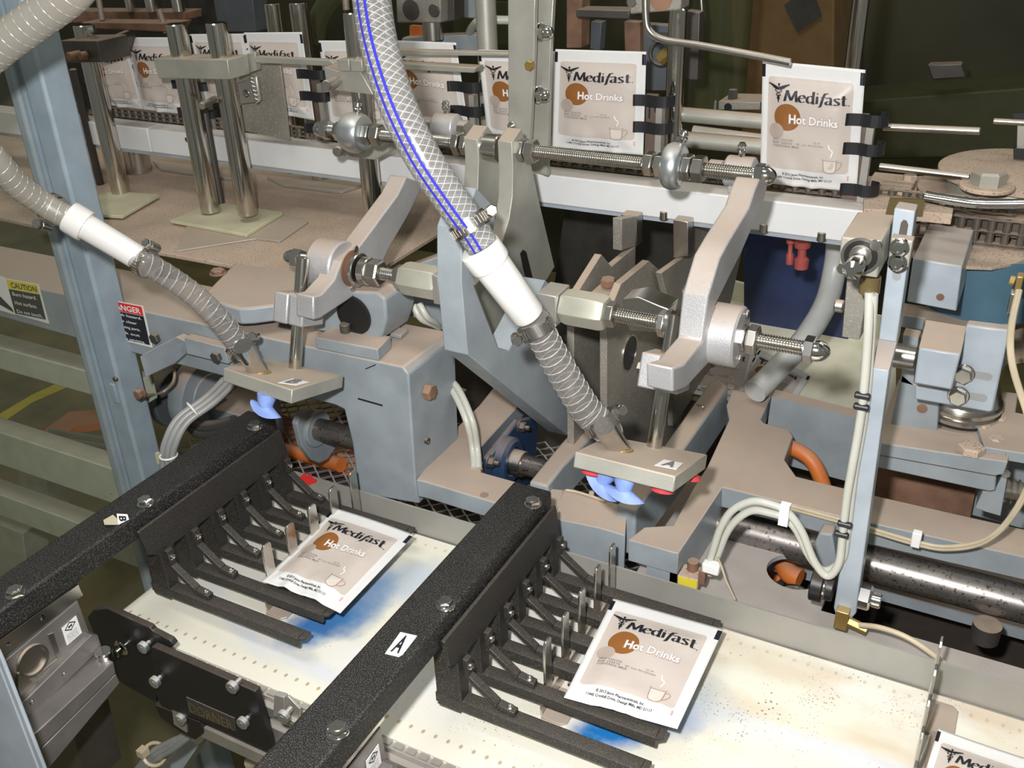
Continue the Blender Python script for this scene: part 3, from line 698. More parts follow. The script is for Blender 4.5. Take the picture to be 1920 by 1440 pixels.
# ================= base castings =================
ZB = .06
t = thing('machine_bed', (-.3, .95, .03), 'big grey-blue cast machine bed with dusty top and open pockets behind the belt', 'machine')
MB().pp([(780, 900), (797, 903), (932, 944), (1042, 977), (1058, 918), (1000, 912), (903, 885), (898, 842), (965, 768), (1010, 720), (930, 720), (898, 760), (840, 817)], 'z', ZB, -.024).build('left_wing', 'paint', t, bevel=.0015)
MB().pp([(992, 903), (1027, 911), (1057, 873), (1180, 745), (1145, 730), (1050, 832)], 'z', ZB+.012, -.05).build('cross_beam', 'paint', t, bevel=.003)
MB().pp([(1036, 972), (1125, 990), (1172, 1004), (1176, 950), (1110, 930), (1058, 916)], 'z', ZB, -.05).build('centre_plate', 'paint', t, bevel=.001)
MB().pp([(1155, 948), (1192, 957), (1282, 842), (1366, 724), (1352, 711), (1330, 716), (1245, 835)], 'z', ZB+.014, -.062).build('cross_beam', 'paint', t, bevel=.003)
MB().pp([(1178, 1012), (1272, 1038), (1355, 913), (1573, 967), (1990, 1060), (1990, 1008), (1640, 929), (1549, 907), (1493, 893), (1471, 862), (1487, 818), (1480, 806), (1433, 793), (1427, 787), (1447, 743), (1373, 730), (1362, 760), (1367, 787), (1327, 873), (1300, 915), (1262, 985), (1208, 988)], 'z', ZB, -.028).build('right_frame', 'paint', t, bevel=.0012)
a, b = W(1225, 1030, 'z', ZB-.02), W(1272, 1038, 'z', ZB-.001); MB().box((a.x, b.y, -.005), (b.x, b.y+.02, ZB-.001)).build('front_wall', 'paint', t)
a, b = W(1272, 1038, 'z', ZB-.001), W(1355, 913, 'z', ZB-.001); MB().poly([a, b, b-X(.06, 'z'), a-X(.06, 'z')], (-.008, 0, 0)).build('pocket_wall', 'paint', t)
MB().pp([(1447, 743), (1990, 880), (1990, 1010), (1430, 860)], 'y', 1.133, .02).build('pocket_wall', 'paint', t)
MB().box((-.42, .99, -.09), (.30, 1.133, -.075)).build('pocket_floor', 'paint', t)
hole = W(1490, 1072, 'z', 0)
# lower deck with a round hole
def deck():
    xs0, xs1, ys0, ys1 = -.30, -.105, .779, .955; n = 32; V = []; F = []
    for zz in (0, -.006):
        for i in range(n):
            a = 2*math.pi*i/n; V.append((hole.x+.030*math.cos(a), hole.y+.030*math.sin(a), zz))
        for i in range(n):
            a = 2*math.pi*i/n; c, s = math.cos(a), math.sin(a); k = min((xs1-hole.x if c > 0 else hole.x-xs0)/max(abs(c), 1e-6), (ys1-hole.y if s > 0 else hole.y-ys0)/max(abs(s), 1e-6))
            V.append((hole.x+c*k, hole.y+s*k, zz))
    for i in range(n):
        j = (i+1) % n; F += [(i, n+i, n+j, j), (2*n+i, 2*n+j, 3*n+j, 3*n+i), (i, j, 2*n+j, 2*n+i), (n+i, 3*n+i, 3*n+j, n+j)]
    return MB().add(V, F).box((xs1, .779, -.006), (.25, .835, 0))
deck().build('lower_deck', 'bed_dust', t)
MB().box((-.50, .779, -.04), (-.30, .80, -.02)).build('deck_lip', 'paint', t); MB().box((-1.0, .80, -.17), (.35, 1.6, -.16)).build('shade_sheet', 'black', t)  # black sheet added under the bed; its colour stands for the deep shade
for a, b, r_ in ((908, 928, .005), (1335, 1360, .003)):
    p = W(a, b, 'z', ZB) if b < 1100 else W(1310, 760, 'z', ZB+.014); MB().cyl(p-X(.003, 'z'), p+X(.0004, 'z'), r_, 18).build('bolt_hole', 'rust', t)
for a, b in ((1318, 765), (1290, 828)):
    p = W(a, b, 'x', W(1330, 760, 'z', ZB+.005).x); MB().lathe(p, (1, 0, 0), [(0, .004), (.001, .004)], 14).build('screw', 'steel_clean', t)
p = W(1176, 962, 'y', .84)
for a, b in ((1100, 945), (1118, 952)): pass
one(MB().tube([W(1062, 919, 'z', .062), W(1080, 922, 'z', .062), W(1110, 931, 'z', .062), W(1135, 940, 'z', .062)], .0016).lathe(W(1109, 929, 'z', .062), (0, 0, 1), [(0, .003), (.004, .003)], 10).build('signal_wire', 'tan_tube'), 'thin pale wire with a yellow collar lying on the dusty bed under the A head', 'wire')
# pillow block bearing and its shaft
t = thing('flange_bearing', W(940, 850, 'x', -.50), 'navy blue flange bearing holding a dusty shaft between two beams', 'bearing')
bx = W(945, 850, 'z', ZB).x - .005
c = W(948, 862, 'x', bx)
MB().pp([(905, 885), (903, 858), (960, 785), (990, 780), (997, 800), (995, 840), (985, 905), (940, 915)], 'x', bx-.012, .010).build('flange', 'housing_navy', t, bevel=.003)
MB().lathe(c-X(.004), (1, 0, 0), [(0, .030), (.012, .030), (.016, .026), (.016, .019), (.006, .018)], 28).build('housing', 'housing_navy', t)
MB().rod(c-X(.01), c+X(.026), .0165).build('lock_collar', 'steel', t)
MB().cyl(c, c+X(.06), .013).build('shaft', 'shaft', t)
for a, b in ((977, 800), (919, 866)):
    p = W(a, b, 'x', bx); MB().rod(p-X(.003), p, .0085).hexn(p, (1, 0, 0), .006, .0068).cyl(p, p+X(.012), .0032, 12).build('bolt', 'dark_steel', t)
# main grey box frame
t = thing('box_frame', (-.8, .84, .1), 'long grey-blue box frame with a square column at its right end', 'frame')
MB().pp([(-120, 500), (755, 688), (766, 702), (779, 905), (786, 945), (672, 925), (660, 830), (645, 768), (629, 760), (327, 682), (164, 640), (-120, 560)], 'y', .79, .10).build('box_body', 'paint', t, bevel=.002)
xr = W(766, 702, 'y', .79).x
for a, b, r_ in ((800, 733, .010), (803, 827, .004)):
    p = W(a, b, 'x', xr); m = MB().hexn(p, (1, 0, 0), .009, r_) if r_ > .005 else MB().lathe(p-X(.004), (1, 0, 0), [(0, r_), (.0044, r_), (.0044, r_*.6), (.001, r_*.6)], 14); m.build('bolt' if r_ > .005 else 'screw_hole', 'rust' if r_ > .005 else 'dark_steel', t)
for pts in ([(671, 746), (717, 759), (717, 762), (671, 749)], [(685, 691), (704, 683), (704, 685), (685, 693)]):
    MB().pp(pts, 'y', .7896, .0003).build('pen_mark', 'ink', t)
MB().pp([(732, 632), (745, 620), (766, 623), (752, 636)], 'z', .209, .005).build('top_tab', 'paint', t, bevel=.001)
def sticker(quad, y, nm, label, rows, head, headcol, bodycol, split=.27, tcol='ink_white', hcol='ink'):
    a, b, c, d = [W(*q, 'y', y) for q in quad]; t2 = MB().poly([a, b, c, d], (0, .0003, 0)).build(nm, 'sticker_white', None)
    t2['label'] = label; t2['category'] = 'sticker'
    ux, uy = b-a, a-d; o = d-Vector((0, .0004, 0))
    v, f = rect(.03, 1-split, .97, .985); q = decal('header', v, f, o, ux, uy, headcol, None); q.parent = t2
    v, f = rect(.03, .03, .97, 1-split-.01); q = decal('body', v, f, o, ux, uy, bodycol, None); q.parent = t2
    o = o-Vector((0, .0003, 0)); v, f = fit(head, .14, .92, 1-split*.82, 1-split*.28, .02); q = decal('header_text', v, f, o, ux, uy, hcol, None); q.parent = t2
    for i, (s, x1) in enumerate(rows):
        y0 = 1-split-(1-split)*(i+.72)/len(rows); v, f = fit(s, .12, x1, y0, y0+(1-split)/len(rows)*.42, .01); q = decal('body_text', v, f, o, ux, uy, tcol, None); q.parent = t2
sticker([(10, 522), (72, 533), (92, 607), (28, 589)], .7895, 'caution_sticker', 'yellow and black CAUTION sticker on the frame behind the clear panel', [('Burn hazard.', .85), ('Hot surface.', .8), ('Do not touch.', .9)], 'CAUTION', 'yellow', 'ink')
sticker([(196, 560), (268, 574), (286, 652), (214, 634)], .7895, 'danger_sticker', 'red and black DANGER sticker partly hidden by the pale blue post', [('Crush hazard.', .9), ('Keep clear', .75), ('of moving parts.', .8), ('Lock out', .75), ('before servicing.', .85)], 'DANGER', 'red', 'ink', .24, hcol='ink_white')
o = MB().pp([(-40, 508), (9, 520), (28, 590), (-20, 576)], 'y', .7895, .0003).build('pictogram_sticker', 'sticker_white'); one(o, 'white sticker with a dark stroke left of the CAUTION sticker', 'sticker')
q = MB().pp([(-20, 540), (0, 556), (22, 578), (26, 586), (-20, 560)], 'y', .7890, .0003).build('dark_stroke', 'ink'); q.parent = o
# bearing pedestal on the box
t = thing('bearing_pedestal', W(655, 600, 'z', .21), 'grey cast pedestal with a dark round bore standing on the box frame', 'pedestal')
MB().pp([(590, 632), (622, 612), (733, 630), (708, 655)], 'z', .222, -.015).build('foot', 'paint', t, bevel=.0015)
MB().pp([(585, 620), (600, 555), (640, 545), (705, 548), (722, 560), (724, 600), (718, 622), (712, 640), (640, 628)], 'y', .818, .06).build('body', 'paint', t, bevel=.003)
p = W(664, 590, 'y', .8175); MB().lathe(p, (0, 1, 0), [(-.001, .024), (-.002, .021), (.002, .0205)], 28).build('bore', 'black', t)
p = W(648, 623, 'z', .222); MB().rod(p, p+X(.011, 'z'), .0062).lathe(p+X(.0112, 'z'), (0, 0, 1), [(0, .0034), (.0002, .0034)], 6).build('cap_screw', 'dark_steel', t)
t = thing('mounting_flange', W(450, 540, 'z', .24), 'flat grey flange with a rusty bolt under the brown table', 'flange')
MB().pp([(385, 548), (440, 492), (590, 515), (560, 565), (470, 577), (448, 578), (390, 562)], 'z', .243, -.022).build('flange_plate', 'paint', t, bevel=.003)
p = W(409, 513, 'z', .243); MB().rod(p, p+X(.001, 'z'), .011).hexn(p, (0, 0, 1), .006, .009).build('bolt', 'rust', t)
MB().pp([(455, 566), (480, 560), (562, 590), (555, 596)], 'z', .212, -.003).build('shim', 'paint', t)
one(MB().pp([(620, 555), (850, 470), (830, 620), (740, 580), (640, 620)], 'y', .93, .03).build('rear_casting', 'paint', bevel=.002), 'grey rear casting with cables beside the pedestal behind the left hex coupling', 'casting')
t = thing('tube_bracket', W(345, 650, 'y', .785), 'bent grey tube bracket bolted to the box frame beside the guard post', 'bracket')
MB().pp([(345, 633), (421, 652), (428, 683), (350, 664)], 'y', .776, .0135).build('bracket_plate', 'paint', t, bevel=.001)
MB().poly([W(262, 668, 'y', .72), W(330, 632, 'y', .776), W(347, 640, 'y', .776), W(347, 664, 'y', .776), W(325, 684, 'y', .776), W(273, 708, 'y', .72)], (0, .013, 0)).build('bracket_arm', 'paint', t, bevel=.001)
for a, b in ((408, 668), (293, 633)):
    p = W(a, b, 'y', .776 if a > 300 else .789); MB().hexn(p, (0, -1, 0), .006, .0078).build('bolt', 'dark_steel', t)
# drums, cams, cables under the box
def xdisc(a, b, r_, y, th, m, nm, t, hole=0):
    c = W(a, b, 'y', y); mb = MB().lathe(c-X(th), (1, 0, 0), [(0, r_*.97), (th*.1, r_), (th*.9, r_), (th, r_*.97)], 36); return c, mb.build(nm, m, t)
t = thing('cam_shaft', W(620, 800, 'y', .92), 'brown shaft with a grey cam under the arch of the box frame', 'cam')
cx = W(590, 800, 'y', .93).x
MB().pp([(557, 795), (564, 775), (585, 766), (612, 790), (634, 815), (629, 842), (614, 862), (599, 869), (584, 862), (566, 835)], 'x', cx, -.010).build('cam_plate', 'paint', t, bevel=.0015)
c = W(592, 803, 'x', cx); MB().rod(c-X(.01), c+X(.006), .027, 32).build('cam_hub', 'paint', t)
MB().cyl(c, c+X(.12), .0165).build('shaft', 'shaft', t)
t = thing('drive_drum', W(400, 750, 'y', .95), 'large round grey drum behind the bundle of cables', 'drum')
c, o = xdisc(395, 745, .062, .96, .03, 'paint', 'drum_body', t); MB().rod(c, c+X(.004), .04, 32).rod(c, c+X(.014), .018).build('drum_hub', 'paint', t)
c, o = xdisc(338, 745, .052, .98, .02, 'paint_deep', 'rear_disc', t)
MB().box(c+Vector((.09, -.03, -.05)), c+Vector((.17, .05, .02))).build('drum_bracket', 'paint', t, bevel=.002)
t = thing('cable_bundle', W(320, 800, 'y', .74), 'three grey cables tied together beside the pale blue guard post', 'cable')
for k, (dx, dy) in enumerate(((0, 0), (9, 4), (18, 9))):
    MB().tube([W(430+dx, 700+dy, 'y', .83), W(385+dx, 745+dy, 'y', .79), W(335+dx, 782+dy, 'y', .755), W(312+dx, 822+dy, 'y', .735), W(305+dx, 860+dy, 'y', .73), W(312+dx, 935, 'y', .73)], .0042).build('cable', 'grey_tube', t)
for (a, b, c_, d) in ((345, 760, 352, 775), (312, 850, 325, 855)):
    p = W(a+(16 if a > 330 else 4), b+(8 if a > 330 else 4), 'y', .765 if a > 330 else .730); MB().ring(p, (W(385, 745, 'y', .79)-W(335, 782, 'y', .755)) if a > 330 else Vector((0, 0, 1)), .0108, .0014).build('cable_tie', 'sticker_white', t)
MB().box(W(290, 850, 'y', .728), W(306, 868, 'y', .733)).build('tie_mount', 'beige_pad', t)
t = thing('black_hoses', W(400, 795, 'y', .82), 'two short dusty black hoses ending behind the left rack bar', 'hose')
for k, q in enumerate(([(352, 770), (362, 785), (375, 798), (410, 798), (440, 790)], [(350, 785), (360, 805), (380, 812), (430, 806), (450, 800)])):
    MB().tube([W(a, b, 'y', .85) for a, b in q], [.005, .006, .009, .009, .009]).build('hose', 'dark_hose', t)
one(MB().tube([W(327, 690, 'y', .86), W(325, 715, 'y', .86), W(305, 735, 'y', .86), W(275, 742, 'y', .80)], .0022).build('thin_cable', 'tan_tube'), 'thin tan cable curling beside the bolt on the guard post', 'cable')
def expanded():
    t = thing('mesh_floor', (-.8, .95, -.16), 'expanded metal mesh grating above orange scrap under the frame', 'grating'); mb = MB()
    w_, h_, s = .030, .016, .0013; z = -.135
    for i in range(28):
        for j in range(34):
            x = -1.15+i*w_+(j % 2)*w_/2; y = .80+j*h_*.75
            for sx in (-1, 1):
                a = Vector((x, y, z)); b = Vector((x+sx*w_/2, y+h_*.75, z+.002)); n = Vector((0, .0016, 0)); mb.add([a-n, b-n, b+n, a+n, a-n-X(.003, 'z'), b-n-X(.003, 'z')], [(0, 1, 2, 3), (0, 4, 5, 1)])
    mb.build('strands', 'zinc', t, kind='stuff'); MB().box((-1.15, 1.02, -.159), (-.60, 1.12, -.150)).build('orange_sheet', 'orange', t)
    return t
expanded()
one(MB().tube([W(480, 845, 'z', -.149)+Vector((0, 0, .01)), W(560, 850, 'z', -.13), W(640, 872, 'z', -.12)], .012).build('orange_hose', 'orange'), 'orange hose below the mesh grating at the arch', 'hose')
one(MB().tube([W(830, 575, 'y', 1.0), W(832, 640, 'y', 1.0), W(838, 760, 'y', .98), W(836, 800, 'y', .98)], .009).build('orange_pipe', 'orange'), 'orange vertical pipe behind the right edge of the grey column', 'pipe')
t = thing('white_tubes', W(870, 800, 'y', .9), 'pair of dusty white tubes curving down to the bed beside the column', 'tube')
for dx, dy, in ((0, 0), (11, -3)):
    MB().tube([W(775+dx, 572+dy, 'y', .90), W(790+dx, 598+dy, 'y', .90), W(822, 618+dy, 'y', .93), W(800, 660, 'y', .96), W(826+dx, 708+dy, 'y', .90), W(850+dx, 735+dy, 'y', .88), W(875+dx, 790, 'y', .86), W(886+dx*.8, 840, 'y', .86), W(889+dx*.8, 879, 'z', ZB)], .0042).build('tube', 'white_tube', t)
one(MB().pp([(845, 735), (862, 742), (865, 795), (848, 790)], 'y', 1.0, .02).build('terminal_block', 'dark_steel', bevel=.001), 'small dark block behind the white tubes', 'block')
# ================= guard frame at the left =================
t = thing('guard_frame', (-1.0, .78, -.3), 'pale blue guard frame of a tall post and horizontal rails at the left', 'frame')
xR = W(310, 880, 'y', .80).x; xL = W(110, 442, 'y', .76).x; zt, zb = .95, -.9
MB().box((xR-.034, .76, zb), (xR, .80, zt)).build('post', 'guard_paint', t, bevel=.004)
MB().box((xR-.058, .766, zb), (xR-.034, .80, zt)).build('door_stop', 'guard_paint', t, bevel=.002)
MB().box((xL, .756, zb), (xR-.059, .786, zt)).build('door_stile', 'guard_paint', t, bevel=.004)
for top, bot, y in (([(0, 649), (185, 705)], [(192, 747), (0, 692)], .80), ([(0, 808), (235, 890)], [(248, 955), (0, 873)], .80), ([(0, 927), (170, 990)], [(150, 1025), (0, 965)], .80)):
    a = [W(q[0], q[1], 'y', y) for q in top+bot]; z1_ = (a[0].z+a[1].z)/2; z0_ = (a[2].z+a[3].z)/2
    MB().box((-2.1, y, z0_), (xL+.02, y+.035, z1_)).build('rail', 'guard_dull', t, bevel=.002)
p = W(267, 735, 'y', .76); MB().rod(p+X(-.003, 'y'), p, .008).hexn(p+X(-.003, 'y'), (0, -1, 0), .007, .0072).build('bolt', 'rust', t)
a = W(212, 715, 'y', .765); b = W(228, 752, 'y', .765); MB().box((a.x, .757, b.z), (a.x+.009, .766, a.z)).build('catch_plate', 'guard_paint', t, bevel=.001)
p = W(214, 712, 'y', .757); MB().rod(p, p+X(.004, 'y'), .004).build('catch_screw', 'steel_clean', t)
one(MB().box((-2.2, .806, -.9), (xL+.012, .809, .95)).build('clear_panel', 'clear_panel'), 'large clear guard panel left of the pale blue post', 'panel')
bpy.data.objects['clear_panel'].location = (0, -.055, 0)
for (pix, y, lab) in (([(30, 868), (82, 880), (100, 980), (48, 965)], 1.3, 'dull grey floor stand seen through the clear panel under the wide rail'), ([(-20, 975), (42, 1000), (55, 1110), (-20, 1100)], .95, 'olive stand at the left edge above the gearbox')):
    one(MB().pp(pix, 'y', y, .06).build('floor_stand', 'guard_dull', bevel=.002), lab, 'stand')
one(MB().pp([(-40, 800), (60, 740), (170, 690), (185, 700), (60, 755), (-40, 822)], 'z', -.8995, .0005).build('floor_line', 'yellow'), 'yellow safety line painted on the floor behind the clear panel', 'line')
one(MB().pp([(50, 830), (130, 772), (205, 765), (205, 790), (140, 800), (75, 850)], 'z', -.55, -.02).build('pallet_beam', 'orange'), 'orange-brown beam on the floor behind the clear panel', 'beam')
for k in range(5):
    one(MB().pp([(90, 850-k*12), (230, 880-k*14), (230, 884-k*14), (90, 854-k*12)], 'z', -.5, -.012).build('floor_slat', 'panel_green'), 'dull slat on the dark floor behind the clear panel', 'slat', 'slats behind the clear panel')
one(MB().pp([(250, 1000), (262, 985), (345, 1065), (330, 1095), (300, 1080)], 'y', .83, .02).build('lower_strut', 'guard_dull'), 'olive strut between the left rack bar and the conveyor tail', 'strut')
t = thing('door_profile', W(20, 1380, 'y', .33), 'bright pale blue door profile in the bottom left corner', 'profile')
MB().pp([(-60, 1100), (-4, 1240), (72, 1440), (84, 1480), (-60, 1480)], 'y', .30, .004).build('profile', 'paint_light', t, bevel=.003)
MB().pp([(-6, 1218), (4, 1240), (82, 1440), (94, 1480), (84, 1480), (73, 1440), (-6, 1236)], 'y', .2955, .003).build('lip', 'paint_light', t, bevel=.001)
# ================= slide actuator at the lower left =================
t = thing('slide_gearbox', W(100, 1200, 'x', -.74), 'dark metal slide gearbox with a round bore under the left rack bar', 'gearbox')
MB().pp([(-40, 1228), (148, 1094), (157, 1117), (-40, 1268)], 'x', -.741, -.035).build('top_plate', 'steel_clean', t, bevel=.001)
MB().pp([(-40, 1280), (146, 1126), (173, 1197), (-40, 1385)], 'x', -.740, -.035).build('housing', 'gear_metal', t, bevel=.001)
c = W(60, 1238, 'x', -.7395); MB().lathe(c, (1, 0, 0), [(0, .0165), (.003, .0160), (.003, .0135), (-.003, .0125), (-.003, .002)], 32).build('bore', 'steel', t)
MB().pp([(88, 1190), (98, 1186), (116, 1240), (70, 1275), (66, 1266), (106, 1235)], 'x', -.7395, .0015).build('casting_rib', 'steel', t)
MB().pp([(30, 1262), (36, 1258), (66, 1285), (40, 1320), (30, 1290)], 'x', -.7395, .003).build('casting_rib', 'steel', t)
o = MB().pp([(115, 1178), (142, 1154), (153, 1186), (125, 1210)], 'x', -.7394, .0006).build('data_label', 'sticker_white', t)
a, b, d = W(115, 1178, 'x', -.7385), W(142, 1154, 'x', -.7385), W(125, 1210, 'x', -.7385); ux, uy = b-a, a-d
dm = [(.5, .97), (.16, .76), (.5, .55), (.84, .76), (.5, .97)]
for L, nm in ((stroke(dm, .05, False), 'diamond'), (fit('M', .38, .62, .70, .82, .03), 'mark'), (join([fit(s_, .15, .85, .42-.09*i, .46-.09*i) for i, s_ in enumerate(('MADE IN USA', 'SEE MANUAL', 'FOR DETAILS', 'TYPE 12', 'NO 204'))]), 'small_print')):
    q = decal(nm, L[0], L[1], d, ux, uy, 'ink', None); q.parent = o; q.matrix_parent_inverse = Matrix.Identity(4)
MB().pp([(-40, 1400), (172, 1190), (184, 1190), (192, 1214), (-40, 1440)], 'x', -.730, -.03).build('slide_rail', 'gear_metal', t, bevel=.001)
for a, b in ((80, 1158), (16, 1209), (120, 1265), (60, 1317)): p = W(a, b, 'x', -.7405 if b < 1230 else -.7295); MB().lathe(p, (1, 0, 0), [(0, .0026), (.0012, .0018)], 10).build('rivet', 'chrome', t)
t = thing('linear_actuator', W(150, 1330, 'x', -.71), 'grooved dark grey linear actuator below the gearbox', 'actuator')
MB().pp([(20, 1418), (213, 1240), (218, 1262), (30, 1450)], 'x', -.708, -.036).pp([(30, 1452), (218, 1263), (226, 1280), (60, 1480)], 'x', -.710, -.034).build('body', 'gear_metal', t, bevel=.0012)
p = W(197, 1236, 'x', -.722); MB().rod(p, p+X(.011, 'z'), .0085).build('cap_screw', 'chrome', t)
MB().pp([(85, 1440), (135, 1368), (165, 1480), (70, 1480)], 'y', .44, .05).build('support_leg', 'dark_steel', t)
g2 = dup(bpy.data.objects['slide_gearbox'], (.357, 0, 0)); g2['label'] = 'metal slide gearbox with a small label under the middle rack bar at the bottom edge'
g3 = dup(bpy.data.objects['linear_actuator'], (.357, 0, 0)); g3['label'] = 'grooved actuator under the middle rack bar at the bottom edge'
for o_ in (bpy.data.objects['slide_gearbox'], g2): o_['group'] = 'slide gearboxes under the rack bars'
# ================= linkage: threaded rods, swinging arms, suction heads =================
YU, YL = .98, .82
def ux_(px, py, y): return W(px, py, 'y', y)
def rodline(a, b, y):
    A, B = W(*a, 'y', y), W(*b, 'y', y); B.z = A.z = (A.z+B.z)/2
    def f(px):
        py = a[1]+(b[1]-a[1])*(px-a[0])/(b[0]-a[0]); p = W(px, py, 'y', y); return Vector((p.x, y, A.z))
    return f
U = rodline((600, 238), (1440, 335), YU); Lr = rodline((545, 481), (1540, 661), YL)
def seg(mb, f, a, b, r, kind='rod'):
    A, B = f(a), f(b)
    if kind == 'rod': mb.rod(A, B, r)
    elif kind == 'hex':
        l = (B-A).length; mb.lathe(A, B-A, [(0, r*.9), (l*.12, r), (l*.88, r), (l, r*.9)], 6, True, .3)
    elif kind == 'thread': mb.thread(A, B, r)
    return mb
def capnut(f, a, b, r, end, parent, nm='cap_nut'):
    """hexagon from a to b with a dome beyond it towards end"""
    A, B, E_ = f(a), f(b), f(end); l = (B-A).length; h = (E_-B).length; d = (B-A).normalized()
    mb = MB().lathe(A, d, [(0, r*.92), (l*.1, r), (l*.9, r), (l, r*.92)], 6, True, .3)
    mb.lathe(B, d, [(0, r*.80)]+[(h*math.sin(R(k*15)), r*.82*math.cos(R(k*15))) for k in range(1, 6)]+[(h, .0005)], 20)
    return mb.build(nm, 'chrome', parent)
t = thing('upper_threaded_rod', U(1000), 'long threaded steel rod with nuts and ball joints running below the upright pouches', 'rod')
seg(MB(), U, 604, 866, .0074, 'thread').build('threaded_bar', 'steel_clean', t); seg(MB(), U, 985, 1418, .0078, 'thread').build('threaded_bar', 'steel_clean', t)
capnut(U, 618, 605, .0125, 588, t); capnut(U, 1416, 1432, .0125, 1456, t)
for a, b, r_ in ((630, 648, .0125), (684, 697, .0135), (699, 716, .0135), (853, 866, .0145), (868, 880, .0135), (970, 986, .0135), (988, 1006, .0140), (1209, 1227, .0135), (1229, 1247, .0130), (1281, 1298, .0150), (1300, 1322, .0145)):
    seg(MB(), U, a, b, r_, 'hex').build('nut', 'steel_clean', t, bevel=.0004)
for a, b in ((648, 684), (1247, 1281)):
    A, B = U(a), U(b); l = (B-A).length
    o = MB().lathe(A, B-A, [(0, .012), (0, .019)]+[(l*(.5-.5*math.cos(R(k*22.5))), .019+.006*math.sin(R(k*22.5))) for k in range(1, 8)]+[(l, .019), (l, .012)], 30).build('ball_joint', 'zinc', t)
    p = (A+B)/2+Vector((.006, 0, .022)); d = Vector((.25, -.1, 1)).normalized()
    MB().lathe(p, d, [(-.002, .0032), (.005, .0034), (.006, .0055), (.010, .0055), (.011, .0040), (.014, .0055), (.017, .0040), (.018, .002)], 12).build('grease_nipple', 'chrome', o)
seg(MB(), U, 900, 938, .0155).build('spacer_sleeve', 'steel_clean', t)
# rod ends behind the long rod, one above each arm
for k, (px, lab) in enumerate(((1388, 'rod end with grease nipple behind the right end of the long threaded rod'), (838, 'rod end with grease nipple behind the threaded rod right of the striped hose'))):
    y = 1.01; c = W(px, 322 if px > 1000 else 238, 'y', y); tt = thing('rod_end', c, lab, 'joint')
    MB().lathe(c-X(.018), (1, 0, 0), [(0, .010), (.004, .0165), (.032, .0165), (.036, .010)], 24).box(c+Vector((-.010, -.008, -.022)), c+Vector((.010, .008, .0))).build('body', 'cast', tt, bevel=.001)
    MB().rod(c-X(.034), c-X(.018), .010).rod(c+X(.018), c+X(.030), .010).rod(c-X(.058), c-X(.034), .006).build('pin', 'steel', tt)
    MB().lathe(c+X(.016, 'z'), (0, 0, 1), [(-.002, .0032), (.004, .0034), (.005, .005), (.008, .005), (.009, .0038), (.012, .005), (.015, .003)], 12).build('grease_nipple', 'chrome', tt)
t = thing('lower_threaded_rod', Lr(1000), 'lower threaded steel rod with hexagonal couplings joining the two cast arms', 'rod')
capnut(Lr, 566, 551, .0118, 533, t); capnut(Lr, 1508, 1527, .0125, 1557, t)
for a, b in ((556, 610), (715, 760), (1150, 1260), (1420, 1515)): seg(MB(), Lr, a, b, .0074, 'thread').build('threaded_bar', 'steel_clean', t)
for a, b, r_ in ((585, 604, .0122), (694, 716, .0150), (743, 757, .0135), (1138, 1155, .0135), (1236, 1250, .0135), (1383, 1400, .0125), (1402, 1422, .0140)):
    seg(MB(), Lr, a, b, r_, 'hex').build('nut', 'steel_clean', t, bevel=.0004)
for a, b in ((669, 676), (680, 694), (1250, 1262), (1361, 1383)): seg(MB(), Lr, a, b, .0155 if b-a > 8 else .019).build('washer', 'steel_clean', t)
for a, b in ((756, 826), (1057, 1138)): seg(MB(), Lr, a, b, .0185, 'hex').build('hex_coupling', 'hex_metal', t, bevel=.0006)
for a, b in ((826, 838), (1019, 1056)):
    A, B = Lr(a), Lr(b); MB().box(A-Vector((0, .0165, .0165)), B+Vector((0, .0165, .0165))).build('square_block', 'alu', t, bevel=.001)
def lever(px, lab, pts):
    x = W(*px, 'y', .962).x; t = MB().pp(pts, 'x', x, -.0185).build('lever_plate', 'brushed', None, bevel=.0008); return one(t, lab, 'lever', 'curved levers'), x
oL, xl = lever((895, 262), 'left curved steel lever plate hanging on the long threaded rod', [(895, 262), (914, 236), (935, 262), (1000, 400), (990, 470), (905, 420), (893, 395), (896, 351), (898, 300)])
oR, xr_ = lever((960, 267), 'right curved steel lever plate with a slot hanging on the long threaded rod', [(960, 267), (978, 241), (996, 308), (1009, 370), (1040, 500), (1000, 566), (953, 655), (935, 650), (890, 535), (918, 505), (940, 460), (955, 410), (961, 370), (962, 320)])
q = MB().pp([(975, 475), (980, 468), (986, 472), (1003, 540), (1006, 566), (998, 568), (980, 500)], 'x', xr_+.0002, .0006).build('slot', 'black'); q.parent = oR
xg = -.452
t = thing('gusset_bracket', W(960, 700, 'x', xg), 'big clean grey-blue gusset plate behind the white connector', 'bracket')
o = MB().pp([(877, 665), (865, 527), (866, 430), (893, 352), (930, 391), (925, 440), (892, 520), (889, 536), (933, 651), (954, 657), (1001, 567), (1022, 525), (1118, 607), (1117, 717), (1063, 817)], 'x', xg, -.027).build('gusset_plate', 'paint_clean', t, bevel=.001)
p = W(942, 605, 'x', xg-.001); 
